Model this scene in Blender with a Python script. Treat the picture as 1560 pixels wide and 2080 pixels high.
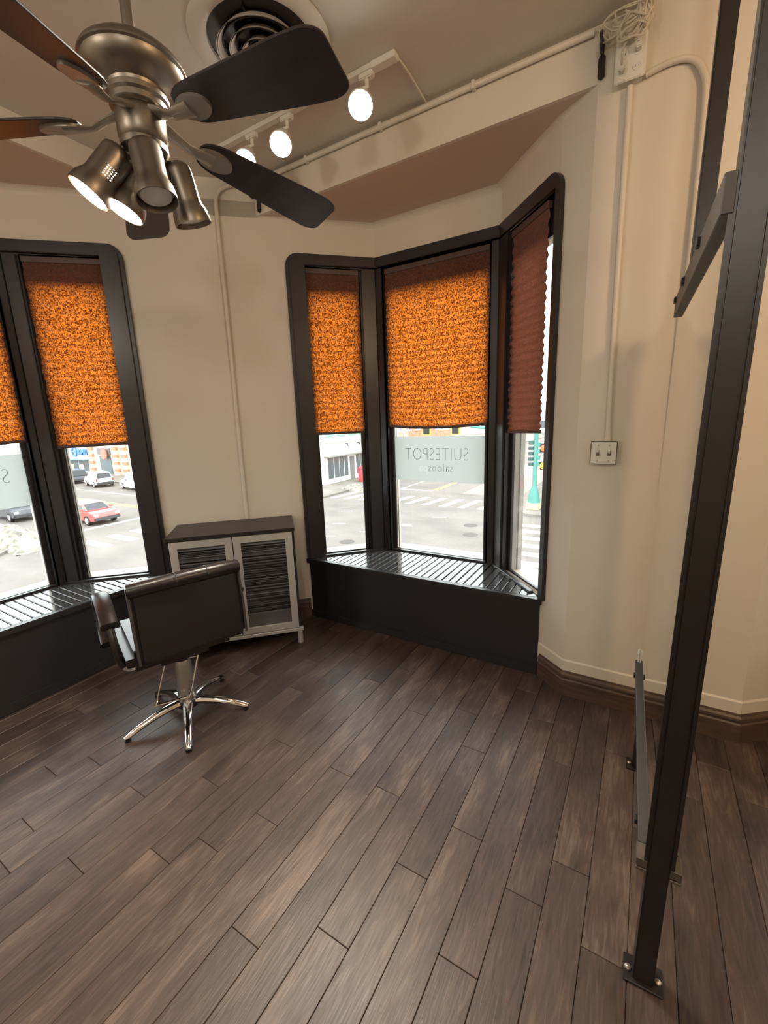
import bpy, bmesh, math, random
from mathutils import Matrix, Vector
random.seed(7)
PI = math.pi
for o in list(bpy.data.objects): bpy.data.objects.remove(o)
scn = bpy.context.scene
col = scn.collection

# ------------------------------------------------------------------ camera
F_PX, PITCH, ROLL, YAW = 868.4, 0.215218, 0.036001, -0.547693
CAM_H = 1.5
def camera_matrix():
    fwd = Vector((math.sin(YAW)*math.cos(PITCH), math.cos(YAW)*math.cos(PITCH), -math.sin(PITCH)))
    right = Vector((math.cos(YAW), -math.sin(YAW), 0)); down = fwd.cross(right)
    c, s = math.cos(ROLL), math.sin(ROLL)
    r2 = c*right + s*down; d2 = -s*right + c*down
    m = Matrix.Identity(4)
    for i in range(3):
        m[i][0] = r2[i]; m[i][1] = -d2[i]; m[i][2] = -fwd[i]
    m[0][3], m[1][3], m[2][3] = 0, 0, CAM_H
    return m
cam = bpy.data.objects.new('camera', bpy.data.cameras.new('camera'))
col.objects.link(cam)
cam.matrix_world = camera_matrix()
cam.data.sensor_fit = 'VERTICAL'; cam.data.sensor_height = 36.0
cam.data.lens = F_PX/2080*36.0
cam.data.clip_start = 0.02; cam.data.clip_end = 600
scn.camera = cam

# ------------------------------------------------------------------ world, exposure
w = bpy.data.worlds.new('overcast_sky'); scn.world = w; w.use_nodes = True
bg = w.node_tree.nodes['Background']
bg.inputs[0].default_value = (0.95, 0.97, 1.0, 1); bg.inputs[1].default_value = 4.4
scn.view_settings.view_transform = 'Standard'; scn.view_settings.look = 'None'
scn.view_settings.gamma = 1.0; scn.view_settings.use_curve_mapping = False
scn.view_settings.exposure = 0.45

# ------------------------------------------------------------------ materials
MATS = {}
def _bsdf(name):
    m = bpy.data.materials.new(name); m.use_nodes = True
    return m, m.node_tree, m.node_tree.nodes['Principled BSDF']
def mat(name, color, rough=0.5, metal=0.0, var=0.0, vscale=6.0, bump=0.0, bscale=60.0, stretch=(1,1,1), spec=0.5, coat=0.0):
    if name in MATS: return MATS[name]
    m, nt, b = _bsdf(name); N, L = nt.nodes, nt.links
    b.inputs['Base Color'].default_value = (*color, 1); b.inputs['Roughness'].default_value = rough
    b.inputs['Metallic'].default_value = metal; b.inputs['Specular IOR Level'].default_value = spec
    b.inputs['Coat Weight'].default_value = coat
    if var or bump:
        tc = N.new('ShaderNodeTexCoord'); mp = N.new('ShaderNodeMapping'); mp.inputs['Scale'].default_value = stretch
        L.new(tc.outputs['Object'], mp.inputs['Vector'])
    if var:
        n = N.new('ShaderNodeTexNoise'); n.inputs['Scale'].default_value = vscale; n.inputs['Detail'].default_value = 5
        L.new(mp.outputs[0], n.inputs['Vector'])
        r = N.new('ShaderNodeValToRGB'); r.color_ramp.elements[0].position = 0.3; r.color_ramp.elements[1].position = 0.7
        r.color_ramp.elements[0].color = (*[c*(1-var) for c in color], 1)
        r.color_ramp.elements[1].color = (*[min(1, c*(1+var)) for c in color], 1)
        L.new(n.outputs['Fac'], r.inputs[0]); L.new(r.outputs[0], b.inputs['Base Color'])
    if bump:
        n2 = N.new('ShaderNodeTexNoise'); n2.inputs['Scale'].default_value = bscale; n2.inputs['Detail'].default_value = 4
        L.new(mp.outputs[0], n2.inputs['Vector'])
        bp = N.new('ShaderNodeBump'); bp.inputs['Strength'].default_value = bump; bp.inputs['Distance'].default_value = 0.01
        L.new(n2.outputs['Fac'], bp.inputs['Height']); L.new(bp.outputs[0], b.inputs['Normal'])
    MATS[name] = m; return m
def emit(name, color, strength):
    if name in MATS: return MATS[name]
    m, nt, b = _bsdf(name)
    b.inputs['Base Color'].default_value = (*color, 1)
    b.inputs['Emission Color'].default_value = (*color, 1); b.inputs['Emission Strength'].default_value = strength
    MATS[name] = m; return m
def glass_mat():
    m = bpy.data.materials.new('window_glass'); m.use_nodes = True; nt = m.node_tree; nt.nodes.clear(); N, L = nt.nodes, nt.links
    o = N.new('ShaderNodeOutputMaterial'); mx = N.new('ShaderNodeMixShader'); lw = N.new('ShaderNodeLayerWeight'); lw.inputs['Blend'].default_value = 0.5
    pw5 = N.new('ShaderNodeMath'); pw5.operation = 'POWER'; pw5.inputs[1].default_value = 5.0; L.new(lw.outputs['Facing'], pw5.inputs[0])
    fr = N.new('ShaderNodeMath'); fr.operation = 'MULTIPLY_ADD'; fr.inputs[1].default_value = 0.96; fr.inputs[2].default_value = 0.04; L.new(pw5.outputs[0], fr.inputs[0])
    t = N.new('ShaderNodeBsdfTransparent'); t.inputs[0].default_value = (0.96, 0.985, 0.97, 1)
    g = N.new('ShaderNodeBsdfGlossy'); g.inputs['Roughness'].default_value = 0.0
    L.new(fr.outputs[0], mx.inputs[0]); L.new(t.outputs[0], mx.inputs[1]); L.new(g.outputs[0], mx.inputs[2]); L.new(mx.outputs[0], o.inputs[0])
    MATS['window_glass'] = m; return m
def film_mat(name, color, op):
    m = bpy.data.materials.new(name); m.use_nodes = True; nt = m.node_tree; nt.nodes.clear(); N, L = nt.nodes, nt.links
    o = N.new('ShaderNodeOutputMaterial'); mx = N.new('ShaderNodeMixShader'); mx.inputs[0].default_value = op
    t = N.new('ShaderNodeBsdfTransparent'); tr = N.new('ShaderNodeBsdfTranslucent'); tr.inputs[0].default_value = (*color, 1)
    L.new(t.outputs[0], mx.inputs[1]); L.new(tr.outputs[0], mx.inputs[2]); L.new(mx.outputs[0], o.inputs[0])
    MATS[name] = m; return m
def fabric_mat(name, trans, refl, lo=0.13):
    """pleated shade cloth: slubby weave, lets daylight through orange"""
    m = bpy.data.materials.new(name); m.use_nodes = True; nt = m.node_tree; nt.nodes.clear(); N, L = nt.nodes, nt.links
    o = N.new('ShaderNodeOutputMaterial'); ad = N.new('ShaderNodeAddShader')
    tr = N.new('ShaderNodeBsdfTranslucent'); df = N.new('ShaderNodeBsdfDiffuse'); df.inputs[0].default_value = (*refl, 1)
    tc = N.new('ShaderNodeTexCoord')
    def noise(sc, stretch, det):
        mp = N.new('ShaderNodeMapping'); mp.inputs['Scale'].default_value = stretch; L.new(tc.outputs['Object'], mp.inputs[0])
        n = N.new('ShaderNodeTexNoise'); n.inputs['Scale'].default_value = sc; n.inputs['Detail'].default_value = det; L.new(mp.outputs[0], n.inputs[0]); return n
    a = noise(170, (1, 1, 0.5), 1); b2 = noise(60, (1, 1, 2.0), 2)
    mul = N.new('ShaderNodeMath'); mul.operation = 'MULTIPLY_ADD'; mul.inputs[1].default_value = 0.35
    sub = N.new('ShaderNodeMath'); sub.operation = 'MULTIPLY'; sub.inputs[1].default_value = 0.65
    L.new(a.outputs['Fac'], sub.inputs[0]); L.new(b2.outputs['Fac'], mul.inputs[0]); L.new(sub.outputs[0], mul.inputs[2])
    r = N.new('ShaderNodeValToRGB'); e = r.color_ramp.elements
    e[0].position = 0.42; e[0].color = (trans[0]*lo, trans[1]*lo*0.6, trans[2]*lo*0.4, 1)
    e[1].position = 0.58; e[1].color = (min(1, trans[0]*1.35), trans[1]*1.5, trans[2]*1.6, 1)
    L.new(mul.outputs[0], r.inputs[0]); L.new(r.outputs[0], tr.inputs[0])
    L.new(tr.outputs[0], ad.inputs[0]); L.new(df.outputs[0], ad.inputs[1]); L.new(ad.outputs[0], o.inputs[0])
    MATS[name] = m; return m
def plank_mat():
    m, nt, b = _bsdf('hand_scraped_plank'); N, L = nt.nodes, nt.links
    tc = N.new('ShaderNodeTexCoord'); oi = N.new('ShaderNodeObjectInfo')
    off = N.new('ShaderNodeVectorMath'); off.operation = 'MULTIPLY_ADD'
    cb = N.new('ShaderNodeCombineXYZ')
    for i, k in enumerate((37.0, 91.0, 53.0)):
        mm = N.new('ShaderNodeMath'); mm.operation = 'MULTIPLY'; mm.inputs[1].default_value = k
        L.new(oi.outputs['Random'], mm.inputs[0]); L.new(mm.outputs[0], cb.inputs[i])
    ad = N.new('ShaderNodeVectorMath'); ad.operation = 'ADD'
    L.new(tc.outputs['Object'], ad.inputs[0]); L.new(cb.outputs[0], ad.inputs[1])
    def noise(sc, st, det, dist=0.0):
        mp = N.new('ShaderNodeMapping'); mp.inputs['Scale'].default_value = st; L.new(ad.outputs[0], mp.inputs[0])
        n = N.new('ShaderNodeTexNoise'); n.inputs['Scale'].default_value = sc; n.inputs['Detail'].default_value = det
        n.inputs['Distortion'].default_value = dist; L.new(mp.outputs[0], n.inputs[0]); return n
    grain = noise(9, (7, 0.75, 1), 7, 1.6); broad = noise(3.2, (2.2, 0.8, 1), 3, 0.6); fine = noise(60, (4, 0.25, 1), 3)
    r = N.new('ShaderNodeValToRGB'); e = r.color_ramp.elements
    e[0].position = 0.36; e[0].color = (0.044, 0.026, 0.020, 1)
    e[1].position = 0.74; e[1].color = (0.205, 0.135, 0.098, 1)
    k = e.new(0.55); k.color = (0.092, 0.055, 0.040, 1)
    mixf = N.new('ShaderNodeMath'); mixf.operation = 'MULTIPLY_ADD'; mixf.inputs[1].default_value = 0.45
    s2 = N.new('ShaderNodeMath'); s2.operation = 'MULTIPLY'; s2.inputs[1].default_value = 0.58
    L.new(broad.outputs['Fac'], s2.inputs[0]); L.new(grain.outputs['Fac'], mixf.inputs[0]); L.new(s2.outputs[0], mixf.inputs[2])
    L.new(mixf.outputs[0], r.inputs[0])
    hsv = N.new('ShaderNodeHueSaturation'); mr = N.new('ShaderNodeMapRange'); mr.inputs['To Min'].default_value = 0.68; mr.inputs['To Max'].default_value = 1.02
    L.new(oi.outputs['Random'], mr.inputs['Value']); L.new(mr.outputs[0], hsv.inputs['Value']); L.new(r.outputs[0], hsv.inputs['Color'])
    hsv.inputs['Saturation'].default_value = 0.80
    L.new(hsv.outputs[0], b.inputs['Base Color'])
    rr = N.new('ShaderNodeMapRange'); rr.inputs['To Min'].default_value = 0.30; rr.inputs['To Max'].default_value = 0.52
    L.new(fine.outputs['Fac'], rr.inputs['Value']); L.new(rr.outputs[0], b.inputs['Roughness'])
    bp = N.new('ShaderNodeBump'); bp.inputs['Strength'].default_value = 0.35; bp.inputs['Distance'].default_value = 0.004
    L.new(mixf.outputs[0], bp.inputs['Height']); L.new(bp.outputs[0], b.inputs['Normal'])
    MATS['plank'] = m; return m
def streak_mat():
    """printed horizontal black and grey streaks on the cabinet door panels"""
    m, nt, b = _bsdf('streaked_panel'); N, L = nt.nodes, nt.links
    tc = N.new('ShaderNodeTexCoord'); mp = N.new('ShaderNodeMapping'); mp.inputs['Scale'].default_value = (0.15, 0.15, 40)
    L.new(tc.outputs['Object'], mp.inputs[0])
    n = N.new('ShaderNodeTexNoise'); n.inputs['Scale'].default_value = 2.4; n.inputs['Detail'].default_value = 4; L.new(mp.outputs[0], n.inputs[0])
    r = N.new('ShaderNodeValToRGB'); e = r.color_ramp.elements
    e[0].position = 0.47; e[0].color = (0.006, 0.006, 0.008, 1); e[1].position = 0.62; e[1].color = (0.20, 0.20, 0.215, 1)
    L.new(n.outputs['Fac'], r.inputs[0]); L.new(r.outputs[0], b.inputs['Base Color'])
    b.inputs['Roughness'].default_value = 0.25
    MATS['streak'] = m; return m
glass_mat(); plank_mat(); streak_mat()
film_mat('frosted_film', (0.50, 0.515, 0.50), 0.94); film_mat('letter_film', (0.13, 0.14, 0.14), 0.92); film_mat('pale_letter_film', (0.97, 0.98, 0.98), 0.6)
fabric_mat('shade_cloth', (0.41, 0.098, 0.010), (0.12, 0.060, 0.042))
fabric_mat('dim_backlit_cloth', (0.070, 0.022, 0.013), (0.17, 0.085, 0.066), 0.6)  # same cloth, darkened in colour to imitate weak backlight on oblique panes
WALL = mat('cream_paint', (0.70, 0.65, 0.565), 0.55, var=0.02, vscale=2, bump=0.05, bscale=90)
CEIL = mat('ceiling_paint', (0.62, 0.575, 0.51), 0.6, bump=0.05, bscale=70)
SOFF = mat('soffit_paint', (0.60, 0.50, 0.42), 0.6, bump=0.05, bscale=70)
DARK = mat('dark_brown_gloss_paint', (0.024, 0.022, 0.024), 0.32, bump=0.04, bscale=40)
BENCH = mat('black_satin_paint', (0.022, 0.022, 0.025), 0.34, bump=0.03, bscale=40)
SLAT = mat('black_gloss_slat', (0.05, 0.05, 0.052), 0.12, coat=0.5)
BASEB = mat('stained_wood_trim', (0.095, 0.058, 0.041), 0.4, var=0.35, vscale=5, stretch=(1, 1, 12), bump=0.08)
CREAMX = mat('exterior_cream_paint', (0.62, 0.55, 0.46), 0.6)
GREYX = mat('exterior_grey_panel', (0.40, 0.37, 0.345), 0.6, var=0.08)
WHITEM = mat('white_plastic', (0.72, 0.70, 0.64), 0.4)
CONDUIT = mat('cream_enamel_pipe', (0.70, 0.65, 0.565), 0.35)
CHROME = mat('chrome', (0.80, 0.80, 0.80), 0.09, 1.0)
NICKEL = mat('brushed_nickel', (0.27, 0.235, 0.20), 0.40, 1.0, bump=0.02, bscale=200)
STEEL = mat('grey_pump_metal', (0.42, 0.40, 0.36), 0.3, 0.8)
ALU = mat('satin_aluminium', (0.60, 0.585, 0.55), 0.38, 0.35)
BARGREY = mat('grey_channel_metal', (0.060, 0.055, 0.050), 0.5, 0.3)
VINYL = mat('dark_brown_vinyl', (0.014, 0.011, 0.011), 0.30, bump=0.06, bscale=120)
SEATM = mat('grey_vinyl_piping', (0.05, 0.045, 0.042), 0.35)
BLACK = mat('black_metal', (0.012, 0.010, 0.010), 0.40)
POST = mat('black_steel_post', (0.014, 0.011, 0.010), 0.38, bump=0.03)
MIRROR = mat('mirror_silver', (0.88, 0.90, 0.88), 0.0, 1.0)
CABW = mat('espresso_laminate', (0.022, 0.017, 0.016), 0.38, var=0.2, vscale=4, stretch=(1, 8, 8))
BLADE = mat('black_fan_blade', (0.030, 0.022, 0.022), 0.34, var=0.3, vscale=3, stretch=(1, 8, 1))
WARM_EMIT = emit('lit_lamp', (1.0, 0.93, 0.80), 14.0)
GLASSY = mat('bulb_glass', (0.75, 0.75, 0.72), 0.1)

# ------------------------------------------------------------------ mesh helpers
class MB:
    def __init__(s): s.v = []; s.f = []
    def add(s, vs, fs):
        n = len(s.v); s.v += [tuple(v) for v in vs]; s.f += [tuple(i+n for i in f) for f in fs]; return s
    def box(s, x0, x1, y0, y1, z0, z1, M=None):
        vs = [Vector((x, y, z)) for z in (z0, z1) for y in (y0, y1) for x in (x0, x1)]
        if M is not None: vs = [M @ v for v in vs]
        return s.add(vs, [(0,2,3,1), (4,5,7,6), (0,1,5,4), (2,6,7,3), (0,4,6,2), (1,3,7,5)])
    def prism(s, poly, z0, z1, M=None):
        n = len(poly)
        a = sum(poly[i][0]*poly[(i+1) % n][1]-poly[(i+1) % n][0]*poly[i][1] for i in range(n))
        if a < 0: poly = poly[::-1]
        vs = [Vector((p[0], p[1], z0)) for p in poly]+[Vector((p[0], p[1], z1)) for p in poly]
        if M is not None: vs = [M @ v for v in vs]
        return s.add(vs, [tuple(range(n))[::-1], tuple(range(n, 2*n))]+[(i, (i+1) % n, n+(i+1) % n, n+i) for i in range(n)])
    def lathe(s, prof, seg=24, M=None, cap=True):
        vs = []; fs = []
        for r, z in prof:
            for k in range(seg):
                a = 2*PI*k/seg; vs.append(Vector((r*math.cos(a), r*math.sin(a), z)))
        for i in range(len(prof)-1):
            for k in range(seg):
                a, b = i*seg+k, i*seg+(k+1) % seg
                fs.append((a, b, b+seg, a+seg))
        if cap:
            fs.append(tuple(range(seg))[::-1]); fs.append(tuple(range((len(prof)-1)*seg, len(prof)*seg)))
        if M is not None: vs = [M @ v for v in vs]
        return s.add(vs, fs)
    def tube(s, path, r, seg=8, cap=True, flat=None):
        """path: points; r: radius or list; flat=(a,b) scales the two cross axes"""
        P = [Vector(p) for p in path]; n = len(P); R = r if isinstance(r, (list, tuple)) else [r]*n
        vs = []; fs = []; up = Vector((0, 0, 1))
        t0 = (P[1]-P[0]).normalized()
        if abs(t0.dot(up)) > 0.95: up = Vector((1, 0, 0))
        u = t0.cross(up).normalized()
        for i in range(n):
            t = (P[min(i+1, n-1)]-P[max(i-1, 0)]).normalized()
            u = (u - t*u.dot(t)).normalized(); w_ = t.cross(u)
            fa, fb = flat or (1, 1)
            for k in range(seg):
                a = 2*PI*k/seg
                vs.append(P[i]+u*(R[i]*fa*math.cos(a))+w_*(R[i]*fb*math.sin(a)))
        for i in range(n-1):
            for k in range(seg):
                a, b = i*seg+k, i*seg+(k+1) % seg; fs.append((a, b, b+seg, a+seg))
        if cap: fs.append(tuple(range(seg))[::-1]); fs.append(tuple(range((n-1)*seg, n*seg)))
        return s.add(vs, fs)
    def sweep(s, path, prof, closed_prof=True, scales=None, zref=0.0):
        """path: 2-D plan polyline; prof: (offset to the left of travel, z) points; mitred"""
        P = [Vector((p[0], p[1])) for p in path]; n = len(P); vs = []; m = len(prof); fs = []
        for i in range(n):
            a = (P[i]-P[i-1]).normalized() if i > 0 else None
            b = (P[i+1]-P[i]).normalized() if i < n-1 else None
            if a is None: a = b
            if b is None: b = a
            na, nb = Vector((-a.y, a.x)), Vector((-b.y, b.x))
            mm = (na+nb); mm = mm/mm.dot(na) if abs(mm.dot(na)) > 1e-6 else na
            for o, z in prof:
                sc = scales[i] if scales else 1.0
                q = P[i]+mm*(o*sc); vs.append((q.x, q.y, zref+(z-zref)*sc))
        for i in range(n-1):
            for k in range(m if closed_prof else m-1):
                a, b = i*m+k, i*m+(k+1) % m; fs.append((a, b, b+m, a+m))
        if closed_prof: fs.append(tuple(range(m))[::-1]); fs.append(tuple(range((n-1)*m, n*m)))
        return s.add(vs, fs)
    def build(s, name, mt, parent=None, bevel=0, seg=2, smooth=False, kind=None, M=None):
        me = bpy.data.meshes.new(name)
        vs = s.v if M is None else [tuple(M @ Vector(v)) for v in s.v]
        me.from_pydata(vs, [], s.f); me.update()
        bm = bmesh.new(); bm.from_mesh(me)
        bmesh.ops.remove_doubles(bm, verts=bm.verts, dist=1e-6)
        bmesh.ops.recalc_face_normals(bm, faces=bm.faces)
        if bevel:
            es = [e for e in bm.edges if len(e.link_faces) == 2 and e.calc_face_angle(0) > 0.5]
            bmesh.ops.bevel(bm, geom=es, offset=bevel, segments=seg, affect='EDGES', clamp_overlap=True)
        bm.to_mesh(me); bm.free()
        if smooth:
            me.shade_smooth(); me.set_sharp_from_angle(angle=math.radians(40))
        if isinstance(mt, str): mt = MATS[mt]
        me.materials.append(mt)
        o = bpy.data.objects.new(name, me); col.objects.link(o)
        if parent is not None: o.parent = parent
        if kind: o['kind'] = kind
        return o
def tag(o, label=None, cat=None, group=None, kind=None):
    if label: o['label'] = label
    if cat: o['category'] = cat
    if group: o['group'] = group
    if kind: o['kind'] = kind
    return o
def thing(name, loc=(0, 0, 0), rz=0.0, label=None, cat=None, group=None, kind=None):
    o = bpy.data.objects.new(name, None); o.empty_display_size = 0.1; col.objects.link(o)
    o.location = loc; o.rotation_euler = (0, 0, rz)
    return tag(o, label, cat, group, kind)
def copy_tree(o, parent=None):
    c = o.copy(); col.objects.link(c); c.parent = parent
    for ch in o.children: copy_tree(ch, c)
    return c
def T(x, y, z): return Matrix.Translation((x, y, z))
def RX(a): return Matrix.Rotation(a, 4, 'X')
def RY(a): return Matrix.Rotation(a, 4, 'Y')
def RZ(a): return Matrix.Rotation(a, 4, 'Z')
def align(d):
    """rotation taking +Z to d"""
    return Vector((0, 0, 1)).rotation_difference(Vector(d).normalized()).to_matrix().to_4x4()
def bez(p, n=10):
    """Catmull-Rom through the points"""
    P = [Vector(q) for q in p]; P = [P[0]*2-P[1]]+P+[P[-1]*2-P[-2]]; out = []
    for i in range(1, len(P)-2):
        for k in range(n):
            t = k/n
            out.append(0.5*((2*P[i])+(P[i+1]-P[i-1])*t+(2*P[i-1]-5*P[i]+4*P[i+1]-P[i+2])*t*t+(3*P[i]-P[i-1]-3*P[i+1]+P[i+2])*t**3))
    out.append(P[-2]); return out

# ================================================================== ROOM SHELL
CEIL_Z = 3.0
HDR = 0.123                      # header plane sits this far into the room from the bay front line
XR, YB = 3.6, -3.0              # unseen right and back walls
def bay_pts(tagname):
    if tagname == 'left_bay': return (0, 0), (0.45, 0.46), (1.26, 0.46), (1.71, 0)
    return (0, 0), (0.42, 0.44), (1.31, 0.44), (1.71, 0)

# floor : base slab + planks
fl = MB().box(-3.35, XR, YB, 2.9, -0.16, -0.0145).build('floor', mat('subfloor', (0.015, 0.010, 0.008), 0.9), kind='structure')
PW = 0.1155; X0 = -0.04
joints = {1: [1.283], 2: [1.735], 3: [0.846, 1.982], 4: [1.231], 5: [1.633], 6: [0.727, 1.865], 7: [1.245, 2.117], 8: [0.597, 1.733],
          9: [1.231], 10: [0.909, 2.05], 11: [0.73, 1.864], 12: [1.237], 13: [0.918, 2.061], 14: [0.448, 1.585], 15: [0.733, 1.864],
          17: [0.433], 18: [0.73], 19: [0.601], 0: [1.066, 1.909], -1: [1.55], -2: [0.70, 1.80], -3: [2.03], 16: [1.1], 20: [1.05], 21: [0.30]}
rest = MB()
def plank_cuts(k):
    js = list(joints.get(k, []))
    if not js: js = [random.uniform(0.4, 1.9)]
    y = min(js)
    while y > YB:
        y -= random.choice((0.62, 0.78, 0.95, 1.12)) if k in joints else random.uniform(0.5, 1.15)
        js.append(max(y, YB))
    y = max(js)
    while y < 2.46:
        y += random.choice((0.8, 0.95, 1.14)); js.append(min(y, 2.46))
    js = sorted(set([YB]+js)); return js
for k in range(-32, 29):
    x1 = X0-PW*k; x0 = x1-PW
    x0, x1 = X0-PW*k, X0-PW*k+PW
    if x1 < -2.93 or x1 > XR: continue
    js = plank_cuts(k)
    for a, b in zip(js[:-1], js[1:]):
        if b-a < 0.05: continue
        g = 0.0007; cx, cy = (x0+x1)/2, (a+b)/2; hx, hy = PW/2-g, (b-a)/2-g
        dz = random.uniform(-0.0008, 0.0)
        vis = b > 0.15 and x0 < 1.0 and b > (-x1*0.16 if x1 < 0 else 0)
        if vis:
            p = MB().box(-hx, hx, -hy, hy, -0.014, 0).build('plank', 'plank', fl, bevel=0.0014, seg=1)
            p.location = (cx, cy, dz)
        else:
            rest.box(x0+g, x1-g, a+g, b-g, -0.014, dz)
rest.build('plank_field', 'plank', fl, kind='stuff')

MB().box(-3.5, XR+0.2, YB-0.2, 3.1, CEIL_Z, CEIL_Z+0.15).build('ceiling', CEIL, kind='structure')

# plain walls (unseen ones included so that light bounces)
MB().box(-2.93, -2.73, YB, -0.15, 0, CEIL_Z).build('wall_left', WALL, kind='structure')
MB().box(-2.93, XR, YB-0.15, YB, 0, CEIL_Z).build('wall_back', WALL, kind='structure')
MB().box(XR, XR+0.15, YB, 2.6, 0, CEIL_Z).build('wall_right', WALL, kind='structure')
# 45-degree corner wall between the two bays
CW0, CW1 = Vector((-2.85, 1.68)), Vector((-2.14, 2.375))
cd = (CW1-CW0).normalized(); cn = Vector((-cd.y, cd.x))
def cpt(s, o): q = CW0+cd*s+cn*o; return (q.x, q.y)
MB().prism([cpt(-0.04, 0), cpt(1.035, 0), cpt(1.035, 0.2), cpt(-0.04, 0.2)], 0, 2.88).prism([cpt(0.16, 0), cpt(0.83, 0), cpt(0.83, 0.2), cpt(0.16, 0.2)], 2.79, CEIL_Z).build('wall_corner', WALL, kind='structure')
# pilaster between the middle and right bays, with splayed sides and a plaster step above the skirting
PIL = [(-0.43, 2.375), (-0.278, 2.252), (0.468, 2.252), (0.62, 2.375)]
pw = MB().prism(PIL+[(0.62, 2.62), (-0.43, 2.62)], 0, CEIL_Z).build('wall_front', WALL, kind='structure')
MB().sweep(PIL, [(0, 0.10), (-0.006, 0.10), (-0.006, 0.198), (0, 0.206)]).build('plaster_step', WALL, pw)
MB().box(2.48, XR, 2.252, 2.62, 0, CEIL_Z).build('wall_front_end', WALL, kind='structure')

BB = [(0, 0), (-0.018, 0), (-0.018, 0.092), (-0.013, 0.098), (-0.013, 0.108), (-0.020, 0.114), (-0.018, 0.124), (-0.010, 0.132), (-0.008, 0.142), (0, 0.146)]
MB().sweep([(-0.43+0.012, 2.365)]+PIL[1:3]+[(0.608, 2.365)], BB).build('baseboard_front', BASEB, kind='structure')
MB().sweep([cpt(0.02, 0), cpt(0.985, 0)], BB).build('baseboard_corner', BASEB, kind='structure')
MB().sweep([(-2.73, YB), (-2.73, -0.15)], BB).build('baseboard_left', BASEB, kind='structure')

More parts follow.
